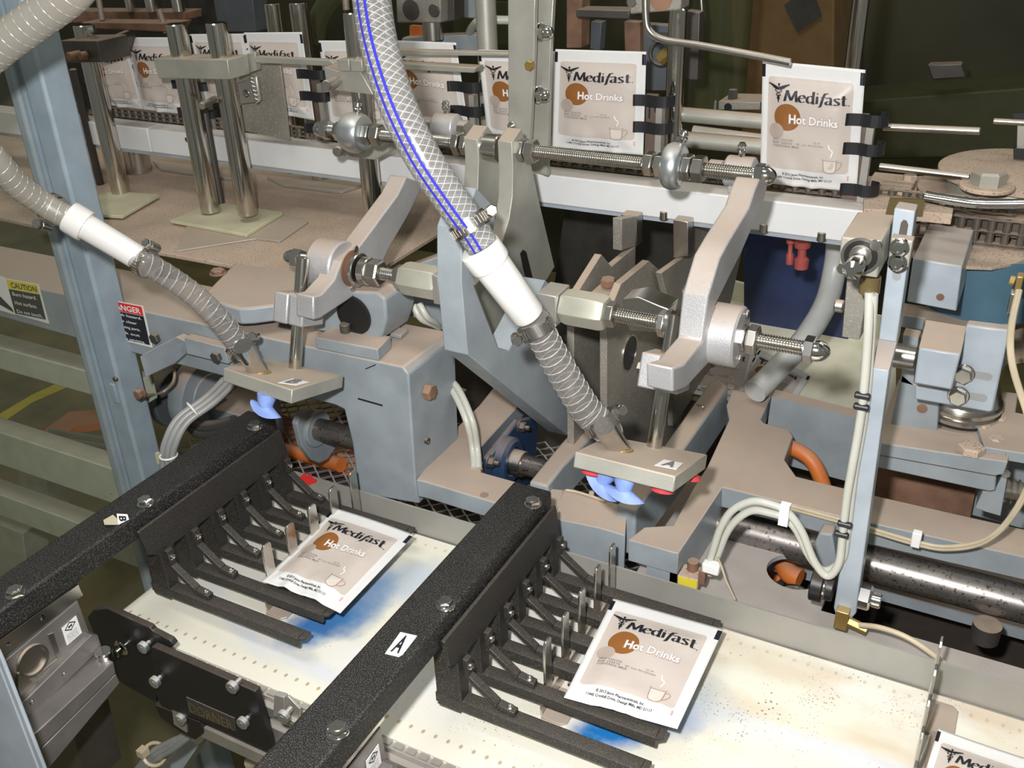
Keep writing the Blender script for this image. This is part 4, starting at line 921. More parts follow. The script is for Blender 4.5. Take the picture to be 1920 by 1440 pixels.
# twin dusty channel plates
t = thing('channel_plates', W(1150, 700, 'x', -.41), 'dusty steel channel plates rising from the bed to the white rail', 'bracket')
MB().pp([(1076, 560), (1076, 876), (1131, 872), (1131, 600), (1190, 560), (1192, 462), (1147, 500), (1128, 477)], 'x', -.425, -.009).pp([(1166, 410), (1194, 405), (1192, 462), (1166, 470)], 'x', -.425, -.012).build('channel_plate', 'plate_steel', t, bevel=.0008)
MB().pp([(1138, 598), (1138, 874), (1250, 845), (1330, 700), (1300, 640), (1250, 603), (1250, 518), (1217, 489), (1165, 532)], 'x', -.385, -.009).build('channel_plate', 'plate_steel', t, bevel=.0008)
MB().pp([(1240, 512), (1288, 478), (1288, 418), (1300, 418), (1400, 432), (1372, 560), (1330, 700), (1262, 800), (1262, 600)], 'x', -.372, -.008).build('channel_plate', 'plate_steel', t, bevel=.0008)
MB().pp([(1262, 412), (1290, 416), (1290, 480), (1262, 484)], 'y', 1.11, .02).build('rail_stub', 'steel', t, bevel=.0008); MB().pp([(1164, 402), (1194, 406), (1194, 462), (1164, 458)], 'y', 1.11, .02).build('rail_stub', 'steel', t, bevel=.0008)
p = W(1180, 662, 'x', -.3848); MB().lathe(p-X(.004), (1, 0, 0), [(0, .023), (.005, .023), (.005, .0215), (.001, .021)], 28).build('bore_rim', 'steel_clean', t); MB().lathe(p-X(.004), (1, 0, 0), [(0, .0205), (.0046, .0205)], 28).build('bore', 'black', t)
p = W(1284, 546, 'x', -.3718); MB().lathe(p, (1, 0, 0), [(-.004, .0085), (.0004, .0085)], 20).build('small_bore', 'alu', t)
MB().box(W(1128, 548, 'x', -.40)-Vector((.02, .02, .02)), W(1150, 540, 'x', -.40)+Vector((.01, .015, 0))).build('pivot_block', 'plate_steel', t, bevel=.002)
p = W(1140, 535, 'x', -.405); MB().hexn(p, (0, 0, 1), .009, .009).build('bolt', 'rust', t)
p = W(1185, 570, 'y', .87); MB().pp([(1166, 562), (1196, 557), (1254, 580), (1243, 625), (1180, 620)], 'y', .87, .03).build('flat_nut', 'steel_clean', t, bevel=.001)
one(MB().pp([(1395, 430), (1590, 458), (1590, 650), (1395, 600)], 'y', 1.5, .01).build('navy_bin', 'navy'), 'dark navy panel behind the cream tray under the white rail', 'panel')
one(MB().pp([(1060, 385), (1262, 420), (1262, 560), (1040, 530)], 'y', 1.45, .01).build('dark_screen', 'dark_bg'), 'dark spattered panel behind the channel plates', 'panel')
# cast arms
def arm(x, outline, th, boss, hub, side, clampq, lab, bolts, top, bot):
    t = thing('swing_arm', Vector((x, YL, Lr(1000).z)), lab, 'arm', 'cast swing arms')
    MB().pp(outline, 'x', x, -th).build('arm_body', 'cast', t, bevel=.002)
    c = Vector((x, YL, Lr(1000).z)); a, b = boss
    MB().lathe(c+X(a), (1, 0, 0), [(0, hub-.003), (.003, hub), (b-a-.002, hub), (b-a, hub-.002)], 36).build('hub_boss', 'cast', t)
    e = b if side > 0 else .0; r_ = hub
    for dy, dz in bolts:
        p = c+Vector((e, dy, dz)); MB().rod(p, p+X(.0022), .0042, 16, .0006).build('slotted_screw', 'steel', t)
    d = (Vector(top)-Vector(bot)).normalized(); n2 = Vector((0, d.z, -d.y)); cc = Vector(clampq)
    for s0, s1 in ((-.0205, -.0012), (.0012, .0205)):
        mb = MB(); o = cc
        pts = [o+X(s0)-n2*.019-d*.017, o+X(s1)-n2*.019-d*.017, o+X(s1)-n2*.019+d*.017, o+X(s0)-n2*.019+d*.017]
        mb.poly(pts, n2*.038).build('clamp_jaw', 'cast', t, bevel=.002)
    MB().rod(cc+X(.0205)-n2*.010, cc+X(.0222)-n2*.010, .003, 14).hexn(cc-X(.0205)-n2*.008, (-1, 0, 0), .005, .006).build('clamp_screw', 'steel', t)
    MB().poly([Vector((x, 0, 0))]*3, (0, 0, 0)) if 0 else None
    return t, d, n2
botA = W(1226, 838, 'x', -.272); topA = W(1265, 588, 'x', -.272)
clA = W(1236, 700, 'x', -.272); k = (clA-botA).dot((topA-botA).normalized()); clA = botA+(topA-botA).normalized()*k
tA, dA, nA = arm(-.232, [(1416, 356), (1425, 335), (1440, 345), (1432, 378), (1390, 475), (1342, 572), (1352, 600), (1330, 680), (1287, 727), (1262, 735), (1262, 690), (1283, 683), (1318, 640), (1328, 557), (1350, 483), (1370, 447), (1405, 390)], .024, (-.012, .024), .029, 1, clA, 'cast aluminium swing arm with a round hub at the right end of the linkage', ((.012, .0185), (-.002, -.0215)), topA, botA)
botB = W(553, 690, 'x', -.690); topB = W(568, 482, 'x', -.690)
clB = botB+(topB-botB).normalized()*(W(560, 578, 'x', -.69)-botB).dot((topB-botB).normalized())
tB, dB, nB = arm(-.652, [(762, 331), (795, 345), (765, 406), (729, 468), (700, 530), (650, 565), (601, 597), (588, 600), (588, 556), (603, 552), (627, 525), (640, 490), (669, 468), (697, 431), (746, 365)], .024, (-.045, -.010), .029, -1, clB, 'cast aluminium swing arm crossing in front of the white rail left of the striped hose', ((.010, .0195), (-.003, -.0225)), topB, botB)
MB().lathe(Vector((-.6518, YL, Lr(1000).z)), (1, 0, 0), [(0, .0205), (.0012, .0205), (.0012, .018), (-.001, .017)], 28).build('seat_ring', 'rust', tB)
def head(bot, top, d, corners, lab, letter, quad, cups, inlet, blues):
    d = Vector(d); c4 = [WN(*q, bot, d) for q in corners]; t = thing('suction_head', bot, lab, 'suction head', 'suction heads')
    MB().poly(c4, -d*.0150).build('head_plate', 'brushed', t, bevel=.0012)
    MB().rod(Vector(bot)-d*.004, Vector(top), .0072).build('rod', 'polished', t)
    lx = [WN(*q, bot+d*.0006, d) for q in quad]; q = MB().poly(lx, d*.0004).build('letter_label', 'sticker_white', t)
    v, f = fit(letter, 0, 1, 0, 1, .03); g = decal('letter', [(.22+a*.56, .14+b*.72) for a, b in v], f, lx[3]+d*.0007, lx[2]-lx[3], lx[0]-lx[3], 'ink_grey', None); g.parent = q
    for (a, b), m, r_ in cups:
        p = WN(a, b, bot-d*.0185, d); MB().lathe(p+d*.004, -d, [(0, .004), (.002, .005), (.003, r_*.8), (.006, r_), (.0068, r_*.96), (.005, r_*.5)], 20).build('red_cup', 'red_cup', t)
    for i, (a, b, tl) in enumerate(blues):
        p = WN(a, b, bot-d*.016, d); ax = (-d+Vector((tl*.5, -tl*.2, 0))).normalized(); mb = MB().lathe(p, ax, [(-.002, .010), (.004, .0095), (.008, .008), (.012, .007)], 20)
        P0 = p+ax*.011; u_ = Vector((1, -.12, .15 if tl else 0)).normalized(); u_ = (u_-ax*u_.dot(ax)).normalized(); v_ = ax.cross(u_); rs = []
        for h in (0, .35, .7, 1.):
            ring = []
            for k in range(24):
                a_ = 2*math.pi*k/24; ru = .007+.0150*h; rv = .0065+.003*h
                ring.append(P0+u_*ru*math.cos(a_)+v_*rv*math.sin(a_)+ax*(.009*h-.006*h*abs(math.cos(a_))**2+.005*h*math.cos(a_)))
            rs.append(ring)
        mb.rings(rs).build('blue_cup', 'blue_cup', t)
    p0 = WN(*inlet[0], bot, d); p1 = W(*inlet[1], 'y', p0.y-.012); MB().tube([p0-(p1-p0).normalized()*.004, p1, p1+(p1-p0)*.6], .0105, 22, 2).build('inlet_pipe', 'chrome', t)
    MB().ring(p0+d*.0005, d, .012, .0016, 20).build('solder_ring', 'brass', t)
    return t, p0
hA, pA = head(botA, topA, dA, [(1078, 847), (1139, 817), (1327, 852), (1267, 893)], 'square suction head plate marked A with blue and red cups hanging over the bed', 'A', [(1245, 862), (1281, 869), (1268, 881), (1227, 873)],
              (((1112, 882), 0, .011), ((1243, 915), 0, .011), ((1296, 893), 0, .010)), ((1161, 842), (1144, 815)), ((1172, 896, .12), (1140, 884, -.8)))
hB, pB = head(botB, topB, dB, [(419, 690), (478, 668), (644, 703), (548, 731)], 'square suction head plate marked B above the left rack bar', 'B', [(549, 710), (580, 717), (556, 723), (521, 718)], (), ((485, 697), (467, 667)), ((500, 742, .0),))
# ================= hoses =================
def hose(pts, m, nm, label, seg_=28, coil=None, parent=None, uv=False):
    P = []; rr = []
    for a, b, y, w_ in pts: p = W(a, b, 'y', y); P.append(p); rr.append(w_/2*depth(p)/FPX)
    mb = MB().tube(P, rr, seg_, 8, True, uv); o = mb.build(nm, m, parent)
    if coil:
        C, Q = spline(P, rr, 30); L = [0]
        for i in range(1, len(C)): L.append(L[-1]+(C[i]-C[i-1]).length)
        n = int(L[-1]/coil); pts2 = []; nrm = None; steps = n*14; j = 0
        for s_ in range(steps+1):
            d_ = L[-1]*s_/steps
            while j < len(L)-2 and L[j+1] < d_: j += 1
            f = (d_-L[j])/max(L[j+1]-L[j], 1e-9); c = C[j].lerp(C[j+1], f); tg = (C[j+1]-C[j]).normalized(); r_ = (Q[j]*(1-f)+Q[j+1]*f)*1.0
            if nrm is None: nrm = tg.orthogonal().normalized()
            nrm = (nrm-tg*nrm.dot(tg)).normalized(); bn = tg.cross(nrm); a_ = 2*math.pi*s_/14; pts2.append(c+(nrm*math.cos(a_)+bn*math.sin(a_))*r_)
        mc = MB(); rs = []
        for i, p in enumerate(pts2):
            tg = (pts2[min(i+1, len(pts2)-1)]-pts2[max(i-1, 0)]).normalized(); u = tg.cross(Vector((0, .3, 1))).normalized(); v = tg.cross(u)
            rs.append([p+(u*math.cos(2*math.pi*k/5)+v*math.sin(2*math.pi*k/5))*(.00055 if m != 'dusty_hose' else .0004) for k in range(5)])
        mc.rings(rs); mc.build('wire_coil', 'coil', o if label else parent)
    if label: one(o, label, 'hose')
    return o
def clamp(pa, pb, y, w_, lab, scr=1, ang=0):
    """worm drive band clamp from pixel pa towards pb"""
    A, B = W(*pa, 'y', y), W(*pb, 'y', y); d = (B-A).normalized(); c = (A+B)/2; r_ = w_/2*depth(c)/FPX+.0016; t = thing('hose_clamp', c, lab, 'clamp', 'steel hose clamps')
    MB().lathe(c-d*.0062, d, [(0, r_), (0, r_+.0008), (.0124, r_+.0008), (.0124, r_)], 36).build('band', 'steel_clean', t)
    u = d.orthogonal().normalized(); v = d.cross(u); mb = MB()
    for k in range(30):
        a = 2*math.pi*k/30; q = c+(u*math.cos(a)+v*math.sin(a))*(r_+.0009); tg = (-u*math.sin(a)+v*math.cos(a))*.0006; n = (u*math.cos(a)+v*math.sin(a))*.0004
        mb.add([q-tg-d*.0035-n, q+tg-d*.0035-n, q+tg+d*.0035-n, q-tg+d*.0035-n, q-tg-d*.0035+n, q+tg-d*.0035+n, q+tg+d*.0035+n, q-tg+d*.0035+n], [(0, 3, 2, 1), (4, 5, 6, 7), (0, 1, 5, 4), (1, 2, 6, 5), (2, 3, 7, 6), (3, 0, 4, 7)])
    mb.build('band_slots', 'dark_steel', t, kind='stuff')
    rad = (RT*math.cos(R(ang))+UP*math.sin(R(ang))); rad = (rad-d*rad.dot(d)).normalized(); tg = d.cross(rad); q = c+rad*(r_+.0045)
    MB().rod(q-tg*.008, q+tg*.008, .0050, 16).build('screw_housing', 'steel_clean', t)
    MB().hexn(q+tg*.008*scr, tg*scr, .006, .0052).build('screw_head', 'chrome', t)
hose([(694, -60, .70, 74), (697, 0, .69, 74), (712, 90, .67, 73), (745, 195, .655, 72), (790, 290, .65, 70), (843, 370, .655, 68), (884, 428, .66, 64), (905, 462, .662, 62)], 'braid', 'striped_hose', 'thick clear braided hose with two blue stripes coming down from the top', uv=True)
def connector(pts, lab):
    t = thing('hose_connector', W(pts[0][0], pts[0][1], 'y', pts[0][2]), lab, 'connector', 'white plastic hose connectors')
    P = [W(a, b, 'y', y) for a, b, y, w_ in pts]; rr = [w_/2*depth(p)/FPX for p, (a, b, y, w_) in zip(P, pts)]; A, B, C = P; d = (C-A).normalized(); l1 = (B-A).length; l = (C-A).length
    MB().lathe(A, d, [(0, rr[0]*.86), (.0008, rr[0]*.97), (.003, rr[0]), (l1-.002, rr[0]), (l1, rr[0]*.97)], 36).build('collar', 'white_plastic', t)
    MB().lathe(A, d, [(l1-.001, rr[1]), (l-.003, rr[2]), (l, rr[2]*.90)], 36).build('barrel', 'white_plastic', t)
connector([(897, 463, .662, 82), (912, 492, .67, 72), (992, 592, .69, 64)], 'white plastic connector between the striped hose and the lower clear hose')
hose([(975, 560, .692, 48), (1003, 605, .698, 58), (1028, 650, .71, 58), (1062, 710, .725, 59), (1100, 770, .74, 60), (1128, 795, .745, 58), (1144, 817, .752, 54)], 'clear_hose', 'wire_hose', 'clear wire-wound hose running from the white connector to the A head', coil=.0098)
clamp((872, 432), (892, 410), .66, 66, 'band clamp on the striped hose just above the white connector', 1, 10) if 0 else clamp((872, 408), (890, 436), .662, 66, 'band clamp on the striped hose just above the white connector', 1, 35)
clamp((998, 600), (1014, 630), .70, 60, 'band clamp just below the white connector in the middle', -1, 190)
clamp((1118, 776), (1138, 806), .746, 61, 'band clamp at the bottom of the clear hose over the A head', 1, 35)
hose([(200, -90, .62, 66), (135, -15, .60, 74), (60, 42, .585, 72), (-10, 95, .57, 70), (-75, 160, .56, 66), (-70, 235, .57, 60), (-15, 295, .58, 54), (30, 345, .60, 50), (75, 378, .62, 47), (112, 400, .63, 46), (135, 410, .635, 44)], 'dusty_hose', 'looped_hose', 'dusty wire-wound hose looping in from the top left corner', coil=.0098)
connector([(128, 405, .635, 62), (160, 428, .64, 50), (262, 485, .66, 47)], 'white plastic connector in front of the pale blue post')
hose([(240, 476, .655, 36), (270, 492, .66, 44), (310, 515, .675, 44), (360, 550, .69, 44), (405, 592, .70, 44), (445, 642, .715, 44), (466, 665, .725, 42)], 'clear_hose', 'wire_hose', 'clear wire-wound hose running from the left white connector to the B head', coil=.0098)
clamp((88, 385), (112, 400), .632, 48, 'band clamp above the white connector at the left', -1, 260)
clamp((262, 488), (282, 498), .662, 46, 'band clamp below the white connector at the left', 1, 60)
clamp((442, 640), (460, 662), .718, 46, 'band clamp at the bottom of the clear hose over the B head', 1, 40)
# ================= brown table, chromed posts =================
ZT = .22
one(MB().pp([(-260, 352), (297, 472), (545, 517), (596, 526), (640, 549), (830, 432), (900, 330), (880, 300), (-260, 200)], 'z', ZT, -.006).build('table_plate', 'dustplate', bevel=.001), 'dusty brown table plate carrying the chromed posts', 'table')
one(MB().pp([(330, 470), (480, 447), (525, 452), (578, 416), (568, 408), (420, 388), (360, 400)], 'z', ZT+.0028, -.0025).build('shim_plate', 'brushed', bevel=.0006), 'thin dusty shim plate with rounded corner under the beige pad of the post pair', 'plate')
p = W(697, 437, 'z', ZT); one(MB().rod(p, p+X(.005, 'z'), .009).hexn(p, (0, 0, 1), .008, .007).build('table_bolt', 'dustplate'), 'dust covered bolt on the right end of the brown table', 'bolt')
for quad, lab in (([(318, 412), (405, 378), (530, 397), (462, 439)], 'beige plastic pad under the pair of chromed posts'), ([(150, 398), (170, 368), (215, 358), (299, 364), (229, 404), (195, 402)], 'beige plastic pad under the leftmost chromed post')):
    one(MB().pp(quad, 'z', ZT+.0085, -.0055).build('base_pad', 'beige_pad', bevel=.001), lab, 'pad', 'beige pads')
def vpost(top, bot, r_, y, lab, nm='guide_post', grp='chromed posts', m='polished', zb=None):
    b = W(*bot, 'y', y); tz = W(*top, 'y', y).z; o = MB().rod((b.x, y, b.z if zb is None else zb), (b.x, y, tz), r_, 28, .0015).build(nm, m); return one(o, lab, 'post', grp)
vpost((342, 45), (395, 397), .0148, 1.075, 'left post of the chromed post pair on the beige pad')
vpost((402, 42), (465, 402), .0148, 1.070, 'right post of the chromed post pair on the beige pad')
vpost((148, 46), (229, 372), .0148, 1.10, 'leftmost chromed post beside the pale blue guard post')
vpost((655, 22), (700, 392), .0135, 1.085, 'chromed post half hidden behind the striped hose')
vpost((392, 190), (416, 392), .0065, 1.12, 'thin dark post behind the chromed post pair', m='dark_steel')
vpost((150, 130), (192, 362), .0065, 1.14, 'thin dark post left of the leftmost chromed post', m='dark_steel')
vpost((500, 5), (520, 62), .0155, 1.32, 'background chromed post behind the clip-held pouch at the brown bar', zb=.2)
vpost((556, 4), (571, 95), .0155, 1.30, 'background chromed post just left of the dark opening', zb=.2)
vpost((283, 288), (262, 322), .019, 1.20, 'short fat chromed cylinder under the white rail', zb=ZT) if 0 else None
c = W(262, 322, 'z', ZT); one(MB().rod(c, c+X(.062, 'z'), .023).build('support_cylinder', 'steel_clean'), 'short fat steel cylinder carrying the white rail at the left', 'leg')
for q, lab in (([(285, 300), (450, 318), (440, 335), (300, 315)], 'small dusty plate under the white rail behind the post pair'), ([(500, 330), (590, 322), (680, 345), (640, 358), (530, 345)], 'small dusty plate under the white rail left of the cast arm')):
    one(MB().pp(q, 'z', ZT+.006, -.0055).build('foot_plate', 'brushed', bevel=.001), lab, 'plate')
t = thing('post_clamp', W(360, 125, 'y', 1.05), 'pale steel clamp block joining the pair of chromed posts', 'clamp')
MB().pp([(287, 110), (426, 112), (431, 149), (297, 147)], 'y', 1.05, .042).build('block', 'brushed', t, bevel=.001)
MB().pp([(430, 112), (478, 97), (481, 132), (432, 149)], 'y', 1.095, .01).build('end_block', 'brushed', t, bevel=.001)
p = W(440, 170, 'y', 1.10); MB().pp([(437, 158), (480, 142), (487, 190), (446, 196)], 'y', 1.10, .006).build('weld_tab', 'alu', t, bevel=.002)
for k in range(6):
    q = W(472+k*2, 148+k*8, 'y', 1.098); MB().lathe(q-X(.004), (1, 0, 0), [(0, .002), (.004, .0045), (.008, .002)], 12).build('weld_bead', 'chrome', t)
p = W(462, 175, 'y', 1.098); MB().lathe(p, (0, -1, 0), [(0, .0055), (.001, .0055), (.001, .004), (.004, .003), (.005, .001)], 16).build('screw', 'chrome', t)
a = W(378, 199, 'y', 1.03); b = W(402, 186, 'y', 1.09); MB().rod(a, b, .0048).build('pin', 'steel', t)
o = one(MB().pp([(446, 120), (525, 118), (543, 262), (457, 246)], 'y', 1.125, .003).build('back_plate', 'plate_steel', bevel=.0006), 'grey dusty steel plate hanging behind the post pair in front of the chain', 'plate')
one(MB().pp([(478, 106), (619, 113), (626, 120), (612, 124), (478, 118)], 'y', 1.09, .012).build('flat_bar', 'brushed', bevel=.001), 'flat brown dusty bar running right from the post clamp block', 'bar')
one(MB().poly([W(720, 93, 'y', 1.125), W(960, 99, 'y', 1.125), W(960, 105, 'y', 1.125), W(720, 104, 'y', 1.125)], (0, .014, 0)).build('upper_guide_bar', 'brushed', bevel=.001), 'upper dusty guide bar right of the striped hose', 'bar')
one(MB().poly([W(730, 118, 'y', 1.11), W(892, 127, 'y', 1.11), W(888, 137, 'y', 1.11), W(735, 130, 'y', 1.11)], (0, .022, 0)).build('lower_guide_bar', 'brushed', bevel=.001), 'lower dusty guide bar with a cut end right of the striped hose', 'bar')
t = thing('clamp_block', W(660, 140, 'y', 1.09), 'steel clamp block with a pin left of the striped hose', 'clamp')
MB().pp([(607, 125), (632, 133), (675, 134), (700, 178), (613, 168)], 'y', 1.066, .035).build('block', 'brushed', t, bevel=.001)
MB().pp([(632, 112), (654, 112), (656, 134), (634, 133)], 'y', 1.062, .02).build('jaw', 'brushed', t, bevel=.001); MB().pp([(656, 113), (678, 114), (680, 135), (658, 134)], 'y', 1.062, .02).build('jaw', 'brushed', t, bevel=.001)
MB().rod(W(611, 161, 'y', 1.02), W(633, 150, 'y', 1.064), .0068).build('pin', 'steel', t)
t = thing('lower_block', W(690, 280, 'y', 1.085), 'steel block with a pin on the post below the ball joint', 'clamp')
MB().pp([(636, 268), (729, 262), (729, 285), (702, 300), (636, 292)], 'y', 1.066, .035).build('block', 'brushed', t, bevel=.001)
MB().rod(W(632, 285, 'y', 1.02), W(655, 272, 'y', 1.064), .0068).build('pin', 'steel', t)
t = thing('dark_block', W(160, 100, 'y', 1.07), 'dark dusty clamp block on the leftmost chromed post', 'clamp')
MB().pp([(112, 76), (181, 76), (190, 117), (122, 118)], 'y', 1.07, .06).build('block', 'dark_steel', t, bevel=.002)
MB().poly([W(183, 80, 'y', 1.08), W(242, 56, 'y', 1.17), W(253, 66, 'y', 1.17), W(248, 97, 'y', 1.17), W(194, 116, 'y', 1.08)], (-.008, 0, 0)).build('side_cheek', 'dark_steel', t, bevel=.002)
p = W(150, 102, 'y', 1.068); MB().rod(p-X(.022, 'y'), p, .0065).rod(p-X(.012, 'y')+X(.014), p+X(.014), .006).build('cap_screw', 'rust', t)
p = W(172, 60, 'y', 1.09); MB().hexn(p, (0, 0, 1), .010, .007).build('nut', 'steel_clean', t)
# tall L-shaped upright with cap nuts
t = thing('steel_upright', W(990, 200, 'y', 1.10), 'tall dusty steel upright with domed nuts in front of the pouches', 'upright')
MB().pp([(952, -60), (1006, -60), (1003, 20), (1002, 98), (994, 262), (953, 258)], 'y', 1.085, .008).build('front_bar', 'brushed', t, bevel=.001)
MB().pp([(1003, -60), (1041, -60), (1032, 100), (1026, 330), (990, 318), (992, 120)], 'y', 1.108, .008).build('rear_bar', 'brushed', t, bevel=.001)
for a, b in ((1016, 60), (1012, 178)):
    p = W(a, b, 'y', 1.100); d = Vector((1, -.25, .02)).normalized()
    MB().rod(p-d*.006, p-d*.004, .010).rod(p-d*.003, p-d*.001, .011).lathe(p, d, [(0, .0098), (.007, .0098), (.008, .0085)], 6).lathe(p+d*.008, d, [(0, .0075)]+[(.0085*math.sin(R(k*15)), .0078*math.cos(R(k*15))) for k in range(1, 6)]+[(.0085, .0003)], 18).build('cap_nut', 'chrome', t)
p = W(995, 122, 'y', 1.082); MB().hexn(p, (0, -1, 0), .006, .0065).build('bolt', 'brass', t)
p = W(960, 236, 'y', 1.083); MB().lathe(p, (0, -1, 0), [(0, .006), (.003, .005), (.005, .002)], 16).build('dome_screw', 'chrome', t)
# ================= guide wire and right end of the rail =================
one(MB().tube([W(1210, -40, 'y', 1.13), W(1211, 30, 'y', 1.13), W(1218, 58, 'y', 1.13), W(1245, 75, 'y', 1.13), W(1310, 85, 'y', 1.13), W(1400, 101, 'y', 1.13), W(1482, 117, 'y', 1.13)], .0042, 16, 6).build('guide_wire', 'steel'), 'bent steel guide wire reaching to the rightmost upright pouch', 'wire')
t = thing('top_block', W(1230, 5, 'y', 1.16), 'grey block with a round hole at the top edge above the guide wire', 'block')
MB().pp([(1172, -40), (1282, -40), (1276, 19), (1181, 27)], 'y', 1.15, .03).build('block', 'plate_steel', t, bevel=.002)
p = W(1239, -2, 'y', 1.1496); MB().lathe(p, (0, -1, 0), [(0, .0135), (.0004, .0135)], 24).build('hole', 'rust', t)
p = W(1186, 3, 'y', 1.1496); MB().rod(p-X(.005, 'y'), p, .006).build('screw', 'steel', t)
vpost((1271, 15), (1262, 245), .0115, 1.22, 'tall chromed post right of the second upright pouch', zb=.28)
vpost((1612, -60), (1598, 130), .0125, 1.6, 'slim chromed post behind the rightmost upright pouch', zb=.1)
for (a, b), (c, d), y, r_, lab in (((1250, 212), (1432, 228), 1.23, .0095, 'upper dusty bar between the two right pouches'), ((1250, 258), (1432, 275), 1.23, .0105, 'lower dusty bar between the two right pouches'), ((1300, 245), (1432, 262), 1.26, .007, 'thin dusty bar between the two right pouches')):
    one(MB().cyl(W(a, b, 'y', y), W(c, d, 'y', y), r_, 16).build('guide_bar', 'brushed'), lab, 'bar')
for q, lab in (((1655, 238, 1838, 246), 'upper bare rod right of the rightmost pouch'), ((1648, 312, 1818, 332), 'lower bare rod right of the rightmost pouch')):
    one(MB().rod(W(q[0], q[1], 'y', 1.23), W(q[2], q[3], 'y', 1.23), .0042).build('support_rod', 'steel'), lab, 'rod')
t = thing('rear_block', W(1390, 190, 'y', 1.5), 'grey block with a nut behind the dusty bars', 'block')
MB().pp([(1347, 190), (1425, 192), (1425, 206), (1347, 206)], 'y', 1.46, .06).build('block', 'plate_steel', t, bevel=.001)
p = W(1374, 178, 'y', 1.48); MB().hexn(p-X(.01, 'z'), (0, 0, 1), .018, .008).build('nut', 'dark_steel', t)
p = W(1365, 201, 'y', 1.4596); MB().lathe(p, (0, -1, 0), [(0, .006), (.0003, .006)], 16).build('hole', 'black', t)
one(MB().cyl(W(1340, 200, 'y', 1.7), W(1340, 200, 'y', 1.7)+X(.6, 'z'), .052, 32).build('clear_column', 'clear_tube'), 'greenish clear column in the dark behind the guide wire', 'column')
one(MB().pp([(1370, -40), (1565, -60), (1560, 400), (1440, 400), (1375, 200)], 'y', 2.4, .3).build('cardboard_box', 'cardboard', bevel=.005), 'tall brown cardboard carton in the dark background', 'carton')
one(MB().pp([(1470, 10), (1520, -30), (1540, 30), (1495, 60)], 'y', 2.39, .004).build('paper_flap', 'dark_bg'), 'dark flap on the tall cardboard carton', 'flap')
one(MB().pp([(1738, 122), (1802, 120), (1812, 146), (1748, 150)], 'y', 2.55, .04).build('distant_box', 'dark_steel', bevel=.003), 'faint pale box standing far back at the right on the dark shelf', 'box')
one(MB().pp([(1600, 190), (1990, 160), (1990, 290), (1600, 300)], 'y', 2.6, .2).build('background_shelf', 'dull_green', bevel=.004), 'dull green shelf in the dark at the right', 'shelf')
# ================= sprocket station at the right =================
t = thing('sprocket_station', (CX, CY, .29), 'dusty sprocket with a big bolt at the right end of the rail', 'sprocket')
MB().pp([(1712, 478), (1760, 490), (1810, 499), (1860, 501), (1905, 492), (1945, 475), (1990, 430), (1990, 330), (1620, 330), (1640, 430)], 'z', .291, -.004).build('round_plate', 'dustplate', t, bevel=.0006)
c = Vector((CX+.005, CY-.02, .296)); MB().lathe(c, (0, 0, 1), [(0, .085), (.030, .085), (.045, .078)], 48).build('hub', 'brushed', t)
MB().lathe(c+X(.045, 'z'), (0, 0, 1), [(0, .098), (.005, .098), (.007, .094)], 48).build('top_disc', 'dustplate', t)
p = W(1850, 350, 'z', .350); MB().rod(p-X(.002, 'z'), p+X(.003, 'z'), .030).build('washer', 'dustplate', t); MB().hexn(p+X(.003, 'z'), (0, 0, 1), .016, .019, .4).build('bolt', 'brushed', t)
n = 30; mb = MB()
for k in range(n):
    a = 2*math.pi*k/n; mb.cyl(c+Vector((.12*math.cos(a), .12*math.sin(a), .004)), c+Vector((.12*math.cos(a), .12*math.sin(a), .024)), .006, 8)
MB().lathe(c+X(.004, 'z'), (0, 0, 1), [(0, .118), (.020, .118)], 60).build('sprocket_wheel', 'chain', t)
one(MB().tube([W(1734, 367, 'y', 1.10), W(1790, 376, 'y', 1.10), W(1850, 382, 'y', 1.10), W(1990, 380, 'y', 1.10)], .0052, 16).build('bumper_rod', 'chrome'), 'shiny curved rod in front of the sprocket bolt', 'rod')
t = thing('rail_end_plate', W(1700, 350, 'z', .34), 'dusty rail end plate with two bolts left of the sprocket', 'plate')
MB().pp([(1640, 322), (1722, 330), (1700, 372), (1788, 390), (1786, 402), (1720, 396), (1620, 392), (1620, 350)], 'z', .338, -.012).build('plate', 'dustplate', t, bevel=.001)
for a, b in ((1706, 337), (1694, 364)): p = W(a, b, 'z', .338); MB().hexn(p, (0, 0, 1), .006, .0085).build('bolt', 'dustplate', t)
MB().pp([(1668, 372), (1735, 375), (1728, 405), (1660, 402)], 'y', 1.12, .004).build('amber_guard', 'amber', t)
one(MB().pp([(1808, 312), (1898, 320), (1898, 380), (1808, 380)], 'y', 1.50, .05).build('rear_cover', 'paint', bevel=.002), 'pale grey cover behind the sprocket bolt', 'cover')
t = thing('drive_column', W(1760, 600, 'y', 1.03), 'stack of grey-blue drive brackets with a chrome coupling at the right', 'drive')
MB().pp([(1712, 484), (1804, 499), (1793, 584), (1700, 566)], 'y', 1.045, .12).build('upper_block', 'paint_light', t, bevel=.0015)
p = W(1763, 557, 'y', 1.0446); MB().lathe(p, (0, -1, 0), [(0, .004), (.0004, .004)], 16).build('hole', 'rust', t)
MB().pp([(1693, 567), (1897, 599), (1880, 640), (1815, 645), (1737, 622), (1733, 596), (1690, 590)], 'z', .218, -.016).build('top_bridge', 'paint', t, bevel=.0012)
MB().pp([(1812, 609), (1893, 619), (1862, 770), (1856, 774), (1714, 749), (1716, 722), (1790, 734), (1800, 664)], 'y', .968, .014).build('slotted_plate', 'paint_light', t, bevel=.002)
MB().pp([(1723, 652), (1801, 664), (1784, 732), (1713, 719)], 'y', .925, .05).build('bearing_block', 'paint_light', t, bevel=.002)
